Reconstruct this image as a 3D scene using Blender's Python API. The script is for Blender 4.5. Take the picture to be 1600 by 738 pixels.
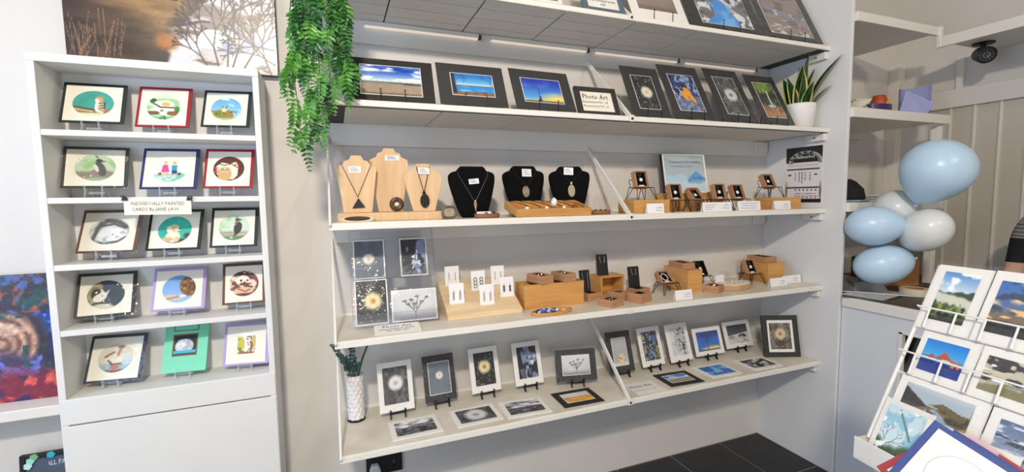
import bpy, math, random
import numpy as np
from mathutils import Vector, Matrix, Euler

# ------------------------------------------------------------------ scene reset
for _o in list(bpy.data.objects):
    bpy.data.objects.remove(_o, do_unlink=True)
scene = bpy.context.scene
COL = scene.collection
PI = math.pi

# ------------------------------------------------------------------ camera
CAM_POS = (-0.007, -2.049, 1.5)
YAW, PITCH, ROLL = 0.367, 0.082, 0.014
cam_data = bpy.data.cameras.new('camera')
cam_data.sensor_fit = 'HORIZONTAL'
cam_data.sensor_width = 36.0
cam_data.lens = 36.0 * 714.8 / 1600.0
cam_data.clip_start = 0.02
camera = bpy.data.objects.new('camera', cam_data)
COL.objects.link(camera)
_f = Vector((math.sin(YAW) * math.cos(PITCH), math.cos(YAW) * math.cos(PITCH), -math.sin(PITCH)))
_r = Vector((math.cos(YAW), -math.sin(YAW), 0))
_d = _f.cross(_r)
_r2 = _r * math.cos(ROLL) + _d * math.sin(ROLL)
_d2 = -_r * math.sin(ROLL) + _d * math.cos(ROLL)
camera.matrix_world = Matrix(((_r2.x, -_d2.x, -_f.x, CAM_POS[0]), (_r2.y, -_d2.y, -_f.y, CAM_POS[1]),
                              (_r2.z, -_d2.z, -_f.z, CAM_POS[2]), (0, 0, 0, 1)))
scene.camera = camera

# ------------------------------------------------------------------ world, lights, exposure
world = bpy.data.worlds.new('world')
scene.world = world
world.use_nodes = True
world.node_tree.nodes['Background'].inputs[0].default_value = (0.75, 0.85, 1.0, 1)
world.node_tree.nodes['Background'].inputs[1].default_value = 0.35


def area_light(name, loc, aim, sx, sy, power, color):
    l = bpy.data.lights.new(name, 'AREA')
    l.shape = 'RECTANGLE'; l.size = sx; l.size_y = sy
    l.energy = power; l.color = color
    o = bpy.data.objects.new(name, l); COL.objects.link(o)
    o.location = loc
    o.rotation_euler = (Vector(aim) - Vector(loc)).to_track_quat('-Z', 'Y').to_euler()
    return o


# ceiling light of the shop (behind the photographer), daylight from the left window, added soft fill from the front
area_light('ceiling_spot_light', (-0.5, -3.0, 3.0), (0.6, 0, 1.0), 0.26, 0.12, 74, (1.0, 0.885, 0.745))
area_light('ceiling_spot_light', (2.0, -3.3, 3.0), (2.9, -0.4, 1.2), 0.25, 0.14, 16, (1.0, 0.90, 0.78))
area_light('window_daylight', (-2.13, -1.25, 1.35), (1.0, -0.7, 0.8), 2.2, 1.9, 54, (0.47, 0.68, 1.0))
area_light('front_fill_light', (0.2, -4.1, 1.2), (0.6, 0, 1.3), 3.2, 2.0, 26, (0.78, 0.87, 1.0))  # unseen fill added low in front to lift undersides and shadows

scene.view_settings.view_transform = 'Standard'
scene.view_settings.look = 'None'
scene.view_settings.gamma = 1.0
scene.view_settings.use_curve_mapping = False
scene.view_settings.exposure = 0.08

# ------------------------------------------------------------------ helpers


def lin(c):
    return tuple(((v / 255.0) / 12.92 if v / 255.0 <= 0.04045 else ((v / 255.0 + 0.055) / 1.055) ** 2.4) for v in c)


MATS = {}


def mat(key, rgb, rough=0.5, noise=0.0, scale=30.0, bump=0.0, metal=0.0, spec=0.5, coat=0.0, emit=0.0, kind='noise', stretch=(1, 1, 1), rgb2=None):
    if key in MATS:
        return MATS[key]
    m = bpy.data.materials.new(key); m.use_nodes = True
    nt = m.node_tree; b = nt.nodes['Principled BSDF']
    c = lin(rgb)
    b.inputs['Base Color'].default_value = (*c, 1)
    b.inputs['Roughness'].default_value = rough
    b.inputs['Metallic'].default_value = metal
    b.inputs['Specular IOR Level'].default_value = spec
    b.inputs['Coat Weight'].default_value = coat
    if emit:
        b.inputs['Emission Color'].default_value = (*c, 1)
        b.inputs['Emission Strength'].default_value = emit
    if noise or bump:
        tc = nt.nodes.new('ShaderNodeTexCoord'); mp = nt.nodes.new('ShaderNodeMapping')
        mp.inputs['Scale'].default_value = stretch
        nt.links.new(tc.outputs['Object'], mp.inputs[0])
        if kind == 'wave':
            t = nt.nodes.new('ShaderNodeTexWave'); t.inputs['Scale'].default_value = scale
            t.inputs['Distortion'].default_value = 6; t.inputs['Detail'].default_value = 3; t.inputs['Detail Scale'].default_value = 1.5
            fac = t.outputs['Fac']
        elif kind == 'voronoi':
            t = nt.nodes.new('ShaderNodeTexVoronoi'); t.inputs['Scale'].default_value = scale; fac = t.outputs['Distance']
        else:
            t = nt.nodes.new('ShaderNodeTexNoise'); t.inputs['Scale'].default_value = scale; t.inputs['Detail'].default_value = 6
            fac = t.outputs['Fac']
        nt.links.new(mp.outputs[0], t.inputs['Vector'])
        if noise:
            r = nt.nodes.new('ShaderNodeValToRGB')
            r.color_ramp.elements[0].position = 0.3; r.color_ramp.elements[1].position = 0.7
            c2 = lin(rgb2) if rgb2 else tuple(v * (1 - noise) for v in c)
            r.color_ramp.elements[0].color = (*c2, 1); r.color_ramp.elements[1].color = (*c, 1)
            nt.links.new(fac, r.inputs[0]); nt.links.new(r.outputs[0], b.inputs['Base Color'])
        if bump:
            bp = nt.nodes.new('ShaderNodeBump'); bp.inputs['Strength'].default_value = bump; bp.inputs['Distance'].default_value = 0.002
            nt.links.new(fac, bp.inputs['Height']); nt.links.new(bp.outputs[0], b.inputs['Normal'])
    MATS[key] = m
    return m


def clear_mat(key, tint=(1, 1, 1), rough=0.05, wrinkle=0.0, body=0.04, ior=1.45):
    if key in MATS:
        return MATS[key]
    m = bpy.data.materials.new(key); m.use_nodes = True
    nt = m.node_tree
    for n in list(nt.nodes):
        nt.nodes.remove(n)
    out = nt.nodes.new('ShaderNodeOutputMaterial')
    tr = nt.nodes.new('ShaderNodeBsdfTransparent'); tr.inputs[0].default_value = (*tint, 1)
    df = nt.nodes.new('ShaderNodeBsdfDiffuse'); df.inputs[0].default_value = (0.85, 0.88, 0.92, 1)
    gl = nt.nodes.new('ShaderNodeBsdfGlossy'); gl.inputs['Roughness'].default_value = rough
    lw = nt.nodes.new('ShaderNodeLayerWeight'); lw.inputs[0].default_value = 0.5
    pw = nt.nodes.new('ShaderNodeMath'); pw.operation = 'POWER'; pw.inputs[1].default_value = 4.0
    fr = nt.nodes.new('ShaderNodeMath'); fr.operation = 'MULTIPLY_ADD'; fr.inputs[1].default_value = 0.7; fr.inputs[2].default_value = ((ior - 1) / (ior + 1)) ** 2 * 1.6
    nt.links.new(lw.outputs['Facing'], pw.inputs[0]); nt.links.new(pw.outputs[0], fr.inputs[0])
    m1 = nt.nodes.new('ShaderNodeMixShader'); m1.inputs[0].default_value = body
    m2 = nt.nodes.new('ShaderNodeMixShader')
    nt.links.new(tr.outputs[0], m1.inputs[1]); nt.links.new(df.outputs[0], m1.inputs[2])
    nt.links.new(fr.outputs[0], m2.inputs[0]); nt.links.new(m1.outputs[0], m2.inputs[1]); nt.links.new(gl.outputs[0], m2.inputs[2])
    nt.links.new(m2.outputs[0], out.inputs[0])
    if wrinkle:
        tc = nt.nodes.new('ShaderNodeTexCoord'); no = nt.nodes.new('ShaderNodeTexNoise'); no.inputs['Scale'].default_value = 28
        no.inputs['Distortion'].default_value = 1.5
        bp = nt.nodes.new('ShaderNodeBump'); bp.inputs['Strength'].default_value = wrinkle; bp.inputs['Distance'].default_value = 0.008
        nt.links.new(tc.outputs['Object'], no.inputs['Vector']); nt.links.new(no.outputs['Fac'], bp.inputs['Height'])
        nt.links.new(bp.outputs[0], gl.inputs['Normal']); nt.links.new(bp.outputs[0], lw.inputs['Normal'])
    MATS[key] = m
    return m


def print_mat(key='printed_picture', rough=0.35, coat=0.0):
    """A flat print: reads the ink colours stored on the print's own mesh."""
    if key in MATS:
        return MATS[key]
    m = bpy.data.materials.new(key); m.use_nodes = True
    nt = m.node_tree; b = nt.nodes['Principled BSDF']
    a = nt.nodes.new('ShaderNodeVertexColor'); a.layer_name = 'ink'
    no = nt.nodes.new('ShaderNodeTexNoise'); no.inputs['Scale'].default_value = 900
    mx = nt.nodes.new('ShaderNodeMix'); mx.data_type = 'RGBA'; mx.blend_type = 'OVERLAY'; mx.inputs[0].default_value = 0.06
    nt.links.new(a.outputs[0], mx.inputs[6]); nt.links.new(no.outputs['Color'], mx.inputs[7])
    nt.links.new(mx.outputs[2], b.inputs['Base Color'])
    b.inputs['Roughness'].default_value = rough; b.inputs['Coat Weight'].default_value = coat
    MATS[key] = m
    return m


def tag(o, label, cat, group=None, kind=None):
    if label: o['label'] = label
    if cat: o['category'] = cat
    if group: o['group'] = group
    if kind: o['kind'] = kind
    return o


def thing(name, label, cat, loc=(0, 0, 0), rot=(0, 0, 0), group=None):
    o = bpy.data.objects.new(name, None); COL.objects.link(o)
    o.empty_display_size = 0.02
    o.location = loc; o.rotation_euler = rot
    return tag(o, label, cat, group)


class MB:
    """Collects geometry for ONE mesh object."""

    def __init__(s):
        s.v = []; s.f = []

    def add(s, vs, fs, M=None):
        n = len(s.v)
        s.v += [tuple(M @ Vector(p)) for p in vs] if M else [tuple(p) for p in vs]
        s.f += [tuple(i + n for i in f) for f in fs]
        return s

    def box(s, x0, x1, y0, y1, z0, z1, M=None):
        vs = [(x, y, z) for z in (z0, z1) for y in (y0, y1) for x in (x0, x1)]
        return s.add(vs, [(0, 2, 3, 1), (4, 5, 7, 6), (0, 1, 5, 4), (2, 6, 7, 3), (0, 4, 6, 2), (1, 3, 7, 5)], M)

    def prism(s, poly, d0, d1, M=None):
        """poly in (x,z), counter-clockwise seen from -Y; extruded along Y from d0 to d1."""
        n = len(poly)
        vs = [(p[0], d0, p[1]) for p in poly] + [(p[0], d1, p[1]) for p in poly]
        fs = [tuple(range(n)), tuple(range(2 * n - 1, n - 1, -1))]
        fs += [(i, i + n, (i + 1) % n + n, (i + 1) % n) for i in range(n)]
        return s.add(vs, fs, M)

    def tube(s, pts, r, n=6, M=None, closed=False):
        pts = [Vector(p) for p in pts]; k = len(pts); rs = r if isinstance(r, (list, tuple)) else [r] * k
        vs = []; up = None
        for i, p in enumerate(pts):
            a = pts[(i - 1) % k] if (i or closed) else p
            b = pts[(i + 1) % k] if (i < k - 1 or closed) else p
            t = (b - a).normalized()
            if up is None:
                up = t.orthogonal().normalized()
            e1 = (up - t * up.dot(t))
            e1 = e1.normalized() if e1.length > 1e-6 else t.orthogonal().normalized()
            up = e1; e2 = t.cross(e1)
            vs += [p + (e1 * math.cos(2 * PI * j / n) + e2 * math.sin(2 * PI * j / n)) * rs[i] for j in range(n)]
        fs = []
        for i in range(k if closed else k - 1):
            a, b = i * n, ((i + 1) % k) * n
            fs += [(a + j, a + (j + 1) % n, b + (j + 1) % n, b + j) for j in range(n)]
        if not closed:
            fs += [tuple(range(n - 1, -1, -1)), tuple(range((k - 1) * n, k * n))]
        return s.add(vs, fs, M)

    def lathe(s, prof, n=32, M=None, cap=True):
        """prof: list of (r, z)."""
        vs = []; k = len(prof)
        for r, z in prof:
            vs += [(r * math.cos(2 * PI * j / n), r * math.sin(2 * PI * j / n), z) for j in range(n)]
        fs = []
        for i in range(k - 1):
            a, b = i * n, (i + 1) * n
            fs += [(a + j, a + (j + 1) % n, b + (j + 1) % n, b + j) for j in range(n)]
        if cap:
            fs += [tuple(range(n - 1, -1, -1)), tuple(range((k - 1) * n, k * n))]
        return s.add(vs, fs, M)

    def strip(s, p, q, width, x0, x1, M=None):
        """flat bar in the YZ plane from p=(y,z) to q, between x0 and x1."""
        d = Vector((q[0] - p[0], q[1] - p[1])); L = d.length; d /= L; nrm = Vector((-d.y, d.x)) * width / 2
        c = [(p[0] + nrm.x, p[1] + nrm.y), (p[0] - nrm.x, p[1] - nrm.y), (q[0] - nrm.x, q[1] - nrm.y), (q[0] + nrm.x, q[1] + nrm.y)]
        vs = [(x0, *a) for a in c] + [(x1, *a) for a in c]
        return s.add(vs, [(0, 3, 2, 1), (4, 5, 6, 7)] + [(i, (i + 1) % 4, (i + 1) % 4 + 4, i + 4) for i in range(4)], M)

    def mesh(s, name):
        me = bpy.data.meshes.new(name); me.from_pydata(s.v, [], s.f); me.update()
        return me

    def build(s, name, m, parent=None, loc=None, rot=None, smooth=False, bevel=0.0, label=None):
        return place(s.mesh(name), name, m, parent, loc, rot, smooth, bevel, label)


def place(me, name, m, parent=None, loc=None, rot=None, smooth=False, bevel=0.0, label=None):
    o = bpy.data.objects.new(name, me); COL.objects.link(o)
    if m and not me.materials: me.materials.append(m)
    if parent: o.parent = parent
    if loc: o.location = loc
    if rot: o.rotation_euler = rot
    if smooth:
        for p in me.polygons: p.use_smooth = True
    if bevel:
        b = o.modifiers.new('bevel', 'BEVEL'); b.width = bevel; b.segments = 2; b.limit_method = 'ANGLE'
    if label: o['label'] = label
    return o


def box(name, m, x0, x1, y0, y1, z0, z1, parent=None, bevel=0.0, label=None):
    return MB().box(x0, x1, y0, y1, z0, z1).build(name, m, parent, bevel=bevel, label=label)


def structure(o):
    o['kind'] = 'structure'
    return o


def text(txt, size, m, parent, x, y, z, align='CENTER', name='lettering', sx=1.0, rot=(PI / 2, 0, 0), bold=0.0):
    """lettering in the XZ plane, read from -Y"""
    cu = bpy.data.curves.new(name, 'FONT'); cu.body = txt; cu.size = size; cu.align_x = align
    cu.resolution_u = 1; cu.offset = bold; cu.space_line = 0.9
    t = bpy.data.objects.new(name, cu); COL.objects.link(t)
    dg = bpy.context.evaluated_depsgraph_get()
    me = bpy.data.meshes.new_from_object(t.evaluated_get(dg))
    bpy.data.objects.remove(t)
    me.name = name; me.materials.clear()
    o = place(me, name, m, parent, (x, y, z), rot)
    o.scale = (sx, 1, 1)
    return o


def easel_points(pts, n=8):
    """Catmull-Rom through 2-D or 3-D points."""
    P = [Vector(p) for p in pts]; out = []
    for i in range(len(P) - 1):
        a, b, c, d = P[max(i - 1, 0)], P[i], P[i + 1], P[min(i + 2, len(P) - 1)]
        for k in range(n):
            t = k / n
            out.append(0.5 * (2 * b + (c - a) * t + (2 * a - 5 * b + 4 * c - d) * t * t + (3 * b - a - 3 * c + d) * t ** 3))
    out.append(P[-1])
    return out

# ------------------------------------------------------------------ ink painter (colours for flat prints)
def vnoise(x, y, seed):
    xi = np.floor(x).astype(np.int64); yi = np.floor(y).astype(np.int64); fx = x - xi; fy = y - yi

    def h(a, b):
        n = (a * 374761393 + b * 668265263 + seed * 982451653) & 0x7fffffff
        n = ((n ^ (n >> 13)) * 1274126177) & 0x7fffffff
        return ((n ^ (n >> 16)) & 0xffff) / 65535.0
    fx = fx * fx * (3 - 2 * fx); fy = fy * fy * (3 - 2 * fy)
    return (h(xi, yi) * (1 - fx) + h(xi + 1, yi) * fx) * (1 - fy) + (h(xi, yi + 1) * (1 - fx) + h(xi + 1, yi + 1) * fx) * fy


class Ink:
    def __init__(s, X, Y, seed=1, asp=1.0):
        s.X = X; s.Y = Y; s.c = np.ones((len(X), 3)); s.seed = seed; s.asp = asp
        s.rng = np.random.RandomState(seed)

    def fbm(s, sx, sy=None, o=4, k=0):
        sy = sy or sx; v = 0; a = .5; t = 0
        for i in range(o):
            v = v + a * vnoise(s.X * sx * 2 ** i + 31 * i + 7 * k, s.Y * sy * 2 ** i + 17 * i, s.seed + k); t += a; a *= .5
        return v / t

    def mix(s, m, col):
        m = np.clip(m, 0, 1)[:, None]; s.c = s.c * (1 - m) + np.array(col, float) * m
        return s

    def fill(s, col): s.c[:] = col; return s

    def grad(s, c0, c1, y0=0, y1=1, where=None):
        t = np.clip((s.Y - y0) / (y1 - y0), 0, 1)[:, None]
        g = np.array(c0, float) * (1 - t) + np.array(c1, float) * t
        if where is None: s.c = g
        else: m = np.clip(where, 0, 1)[:, None]; s.c = s.c * (1 - m) + g * m
        return s

    def below(s, y, col, soft=.02, wob=0, sc=6, slope=0, k=3):
        e = y + slope * (s.X - .5) + wob * (s.fbm(sc, .01, 3, k) - .5)
        return s.mix((e - s.Y) / soft + .5, col)

    def ell(s, cx, cy, rx, ry, col, ang=0, soft=.15, a=1.0):
        dx = s.X - cx; dy = s.Y - cy; c, n = math.cos(ang), math.sin(ang)
        d = np.sqrt(((dx * c + dy * n) / rx) ** 2 + ((-dx * n + dy * c) / ry) ** 2)
        return s.mix(a * np.clip((1 - d) / soft + .5, 0, 1), col)

    def poly(s, pts, col, a=1.0):
        ins = np.zeros(len(s.X), bool); n = len(pts)
        for i in range(n):
            x0, y0 = pts[i]; x1, y1 = pts[(i + 1) % n]
            c = ((y0 > s.Y) != (y1 > s.Y)) & (s.X < (x1 - x0) * (s.Y - y0) / ((y1 - y0) or 1e-9) + x0)
            ins ^= c
        return s.mix(ins * a, col)

    def line(s, pts, w, col, a=1.0):
        m = np.zeros(len(s.X))
        for (x0, y0), (x1, y1) in zip(pts[:-1], pts[1:]):
            dx, dy = x1 - x0, (y1 - y0) * s.asp; L = dx * dx + dy * dy + 1e-12
            px, py = s.X - x0, (s.Y - y0) * s.asp
            t = np.clip((px * dx + py * dy) / L, 0, 1)
            d = np.sqrt((px - t * dx) ** 2 + (py - t * dy) ** 2)
            m = np.maximum(m, np.clip(1.5 - d / (w / 2), 0, 1))
        return s.mix(m * a, col)

    def blot(s, col, sx, sy=None, thr=.55, soft=.1, where=None, k=0, a=1.0):
        m = np.clip((s.fbm(sx, sy, 4, k) - thr) / soft, 0, 1) * a
        if where is not None: m = m * np.clip(where, 0, 1)
        return s.mix(m, col)

    def shade(s, amt, sx, sy=None, k=9):
        s.c = s.c * (1 + amt * (s.fbm(sx, sy, 4, k) - .5) * 2)[:, None]
        return s

    def dots(s, n, x0, x1, y0, y1, r0, r1, col, a=1.0):
        for _ in range(n):
            r = s.rng.uniform(r0, r1)
            s.ell(s.rng.uniform(x0, x1), s.rng.uniform(y0, y1), r, r / s.asp, col, 0, .5, a * s.rng.uniform(.5, 1))
        return s

    def tree(s, x, y, L, ang, w, col, depth=4, sp=.45):
        x1 = x + math.cos(ang) * L; y1 = y + math.sin(ang) * L / s.asp
        s.line([(x, y), (x1, y1)], w, col)
        if depth:
            for k in (-1, 1):
                s.tree(x1, y1, L * s.rng.uniform(.6, .82), ang + k * sp * s.rng.uniform(.5, 1.3), max(w * .68, .006), col, depth - 1, sp)
        return s

    def head(s, cx, cy, r, core, rim, n=110):
        """seed head: dense fuzzy ball of fine rays"""
        s.ell(cx, cy, r, r / s.asp, rim, 0, .5, .88)
        for i in range(n):
            t = s.rng.uniform(0, 2 * PI); q = r * s.rng.uniform(.75, 1.08)
            s.line([(cx + r * .2 * math.cos(t), cy + r * .2 * math.sin(t) / s.asp), (cx + q * math.cos(t), cy + q * math.sin(t) / s.asp)], .012, rim, .5)
        s.ell(cx, cy, r * .3, r * .3 / s.asp, core, 0, .8, .9)
        return s


# --- the fifteen hand-painted cards -----------------------------------------------------------------
def p_cat(k):
    k.fill((62, 160, 146)).shade(.1, 6)
    k.poly([(-.1, .33), (.5, .27), (1.1, .3), (1.1, -.1), (-.1, -.1)], (150, 118, 84)); k.line([(0, .36), (.55, .24)], .05, (96, 70, 46)); k.line([(0, .28), (.5, .18)], .03, (225, 205, 170))
    k.below(.12, (205, 222, 180), .05)
    k.ell(.67, .36, .13, .25, (196, 170, 136)); k.ell(.6, .4, .06, .2, (240, 232, 216)); k.ell(.63, .68, .1, .1, (196, 164, 128)); k.ell(.58, .62, .05, .06, (245, 238, 226))
    k.poly([(.55, .73), (.57, .86), (.63, .76)], (170, 135, 100)); k.poly([(.66, .77), (.75, .84), (.72, .7)], (170, 135, 100))
    for y in (.3, .4, .5): k.line([(.62, y), (.79, y + .05)], .025, (80, 60, 46))
    k.line([(.78, .3), (.78, .55)], .03, (60, 44, 34)); k.line([(.62, .2), (.74, .14)], .04, (245, 240, 230))


def p_goose(k):
    k.fill((206, 224, 196)).blot((160, 200, 150), 5, thr=.5)
    k.ell(.5, .62, .3, .16, (236, 232, 214)); k.ell(.55, .63, .13, .08, (226, 176, 110)); k.ell(.5, .36, .42, .14, (240, 236, 224))
    k.line([(.12, .7), (.4, .5), (.65, .5), (.9, .48)], .05, (52, 66, 50)); k.ell(.15, .78, .12, .08, (44, 92, 60)); k.ell(.9, .42, .08, .14, (70, 130, 70))
    k.ell(.2, .26, .2, .08, (120, 84, 60)); k.ell(.8, .26, .2, .09, (140, 92, 66)); k.below(.14, (120, 190, 140), .1); k.blot((70, 110, 60), 9, thr=.6, where=(k.Y < .4))


def p_fawn(k):
    k.grad((170, 210, 226), (92, 168, 214)).blot((210, 232, 240), 3, thr=.55)
    k.ell(.4, .2, .34, .28, (120, 150, 66)); k.blot((170, 120, 60), 8, thr=.45, where=(k.Y < .42) * (k.X < .75)); k.blot((86, 110, 50), 11, thr=.55, where=(k.Y < .4), k=2)
    k.ell(.43, .46, .09, .1, (232, 208, 176)); k.poly([(.36, .52), (.33, .66), (.42, .56)], (140, 100, 80)); k.poly([(.44, .56), (.53, .66), (.5, .5)], (140, 100, 80)); k.below(.1, (150, 200, 130), .05)


def p_puffin(k):
    k.fill((186, 206, 178)).blot((150, 190, 130), 3, thr=.5); k.below(.36, (138, 122, 104), .08, .2, 4); k.below(.12, (150, 176, 140), .1)
    k.ell(.62, .45, .13, .28, (72, 70, 68), .3); k.ell(.58, .76, .08, .07, (50, 48, 48)); k.poly([(.64, .78), (.76, .74), (.64, .7)], (60, 50, 44)); k.line([(.55, .86), (.5, .94)], .03, (40, 40, 40)); k.ell(.52, .48, .05, .16, (214, 212, 200), .3)


def p_children(k):
    k.fill((236, 234, 224)); k.below(.28, (110, 190, 172), .08, .15); k.blot((200, 226, 216), 8, 14, .5, where=(k.Y < .25))
    k.poly([(.3, .66), (.43, .66), (.5, .36), (.26, .36)], (226, 70, 142)); k.ell(.37, .74, .06, .065, (222, 184, 120)); k.line([(.34, .36), (.32, .18)], .04, (220, 176, 140)); k.line([(.42, .36), (.44, .2)], .04, (220, 176, 140)); k.ell(.24, .3, .05, .05, (130, 80, 50))
    k.poly([(.54, .64), (.7, .64), (.7, .44), (.55, .44)], (40, 150, 190)); k.poly([(.55, .44), (.71, .44), (.72, .3), (.56, .3)], (40, 62, 120)); k.ell(.62, .73, .06, .065, (214, 176, 96)); k.line([(.6, .3), (.6, .18)], .04, (214, 170, 140)); k.line([(.68, .3), (.69, .18)], .04, (214, 170, 140)); k.ell(.77, .3, .05, .05, (80, 60, 60))


def p_owl(k):
    k.fill((88, 42, 28)).shade(.15, 5)
    k.poly([(.12, .3), (.1, .6), (.25, .76), (.5, .7), (.72, .78), (.8, .6), (.78, .2), (.66, .06), (.3, .02)], (238, 228, 208))
    k.line([(.12, .72), (.35, .64), (.55, .7), (.8, .55)], .03, (50, 34, 30)); k.dots(14, .05, .3, .3, .6, .025, .05, (206, 84, 84)); k.dots(6, .6, .8, .55, .75, .02, .04, (206, 84, 84))
    k.ell(.38, .26, .22, .3, (206, 168, 110)); k.ell(.38, .46, .18, .13, (226, 196, 146)); k.ell(.3, .46, .05, .05, (60, 40, 30)); k.ell(.46, .46, .05, .05, (60, 40, 30)); k.ell(.3, .46, .025, .025, (240, 235, 220)); k.ell(.46, .46, .025, .025, (240, 235, 220)); k.poly([(.36, .42), (.41, .42), (.385, .34)], (120, 80, 40))


def p_sheep(k):
    k.fill((196, 206, 208)).blot((222, 226, 222), 3, thr=.5); k.poly([(.3, .12), (.28, .5), (.45, .68), (.8, .62), (.85, .15)], (226, 226, 224))
    k.line([(.12, .2), (.18, .5), (.25, .82)], .1, (88, 82, 76)); k.line([(.18, .6), (.4, .9), (.7, .86), (.92, .66)], .12, (92, 88, 80)); k.line([(.3, .7), (.6, .78), (.9, .6)], .05, (80, 74, 68)); k.line([(.12, .14), (.4, .04), (.75, .1), (.95, .28)], .06, (84, 86, 78))
    k.ell(.68, .46, .14, .13, (236, 236, 238)); k.ell(.6, .38, .03, .02, (110, 70, 60)); k.blot((176, 180, 180), 7, thr=.62, where=(k.Y < .6))


def p_puppy(k):
    k.fill((52, 172, 150)).shade(.12, 5); k.below(.16, (74, 62, 58), .06); k.ell(.88, .28, .1, .1, (80, 70, 70))
    k.ell(.46, .24, .22, .22, (236, 226, 204)); k.ell(.3, .14, .18, .09, (206, 176, 130)); k.ell(.58, .14, .08, .1, (216, 188, 140)); k.ell(.47, .56, .17, .14, (222, 190, 136)); k.ell(.34, .5, .08, .14, (240, 228, 204), .3); k.ell(.58, .52, .08, .07, (238, 224, 196)); k.ell(.63, .54, .025, .03, (50, 40, 40))


def p_lapwing(k):
    k.fill((200, 222, 204)).blot((170, 206, 150), 3, thr=.5, where=(k.X < .4)); k.below(.36, (182, 176, 160), .06); k.below(.16, (96, 130, 90), .06); k.line([(.0, .32), (.9, .28)], .02, (120, 110, 100)); k.line([(.02, .24), (.6, .22)], .02, (130, 118, 106))
    k.ell(.62, .48, .13, .24, (62, 54, 50), -.15); k.poly([(.54, .3), (.46, .1), (.6, .22), (.68, .34)], (58, 50, 46)); k.ell(.6, .8, .09, .07, (96, 92, 88)); k.poly([(.66, .84), (.77, .8), (.66, .76)], (70, 64, 60)); k.line([(.56, .84), (.6, .95)], .03, (60, 56, 54)); k.ell(.56, .66, .05, .07, (110, 104, 98)); k.ell(.42, .1, .05, .02, (240, 250, 240))


def p_rabbit(k):
    k.fill((46, 66, 78)).shade(.12, 4); k.ell(.05, .4, .28, .6, (150, 160, 124)); k.ell(.2, .78, .2, .16, (160, 140, 106)); k.blot((120, 112, 80), 7, thr=.5, where=(k.X < .32)); k.ell(.24, .52, .14, .2, (44, 32, 34)); k.ell(.36, .14, .24, .12, (70, 52, 42)); k.ell(.42, .06, .3, .12, (196, 200, 176))
    k.ell(.34, .4, .19, .14, (226, 220, 208), .5); k.ell(.42, .48, .11, .12, (230, 226, 214)); k.poly([(.34, .54), (.37, .72), (.45, .6)], (214, 204, 190)); k.poly([(.47, .52), (.6, .7), (.54, .5)], (226, 220, 206)); k.ell(.4, .45, .02, .025, (60, 40, 40))


def p_hare(k):
    k.grad((150, 184, 226), (104, 154, 214)); k.ell(.78, .58, .26, .36, (120, 84, 46), .3); k.blot((76, 52, 34), 8, thr=.5, where=((k.X - .78) ** 2 / .07 + (k.Y - .58) ** 2 / .12 < 1)); k.blot((180, 138, 70), 9, thr=.55, k=4, where=((k.X - .78) ** 2 / .06 + (k.Y - .5) ** 2 / .1 < 1))
    k.ell(.3, .2, .28, .1, (206, 186, 160), -.1); k.line([(.1, .14), (.5, .22)], .05, (150, 120, 90)); k.line([(.34, .8), (.6, .76)], .02, (120, 130, 90)); k.ell(.62, .24, .1, .05, (230, 216, 196)); k.line([(.4, .9), (.7, .78)], .015, (90, 90, 70))


def p_hedgehog(k):
    k.fill((226, 206, 188)).blot((104, 62, 46), 7, thr=.47, soft=.06); k.ell(.5, .9, .4, .16, (86, 50, 40)); k.blot((200, 180, 160), 14, thr=.55, where=(k.Y > .75)); k.ell(.46, .62, .24, .2, (240, 226, 212)); k.ell(.4, .62, .04, .05, (40, 26, 26)); k.ell(.62, .62, .04, .04, (40, 26, 26)); k.ell(.5, .48, .16, .06, (110, 58, 44)); k.ell(.52, .55, .03, .03, (50, 30, 30)); k.ell(.92, .68, .08, .12, (168, 50, 60)); k.ell(.5, .22, .34, .14, (216, 176, 150)); k.line([(.3, .3), (.55, .18), (.7, .26)], .04, (110, 64, 50)); k.ell(.5, .05, .5, .07, (96, 56, 46))


def p_ducks(k):
    k.fill((214, 206, 186)).shade(.06, 4); k.below(.32, (146, 176, 184), .1); k.below(.1, (120, 76, 56), .06)
    k.ell(.5, .46, .26, .2, (226, 214, 190)); k.line([(.2, .56), (.42, .7)], .07, (130, 82, 56)); k.ell(.62, .88, .1, .06, (150, 92, 58)); k.line([(.6, .84), (.56, .6)], .08, (170, 120, 84)); k.line([(.3, .42), (.42, .28), (.66, .3)], .06, (96, 66, 50)); k.ell(.5, .18, .12, .08, (190, 106, 74)); k.ell(.82, .38, .14, .14, (186, 206, 210))


def p_meerkat(k):
    k.fill((243, 241, 236)); k.ell(.3, .5, .14, .36, (196, 190, 80), soft=.4); k.blot((120, 130, 50), 11, thr=.52, where=(abs(k.X - .3) < .13) * (k.Y < .88) * (k.Y > .12)); k.ell(.78, .6, .08, .28, (196, 186, 96), soft=.4); k.blot((130, 130, 60), 12, thr=.55, where=(abs(k.X - .78) < .08) * (k.Y > .2) * (k.Y < .86))
    k.ell(.5, .12, .4, .05, (150, 96, 66)); k.ell(.66, .38, .09, .26, (150, 92, 70)); k.ell(.6, .38, .05, .24, (240, 228, 214)); k.ell(.6, .74, .08, .09, (228, 212, 196)); k.line([(.52, .82), (.66, .84), (.69, .7)], .04, (60, 42, 40)); k.line([(.5, .73), (.55, .72)], .04, (50, 36, 34)); k.line([(.55, .6), (.58, .44)], .03, (80, 50, 44)); k.line([(.55, .15), (.62, .3)], .03, (60, 40, 36))


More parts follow.
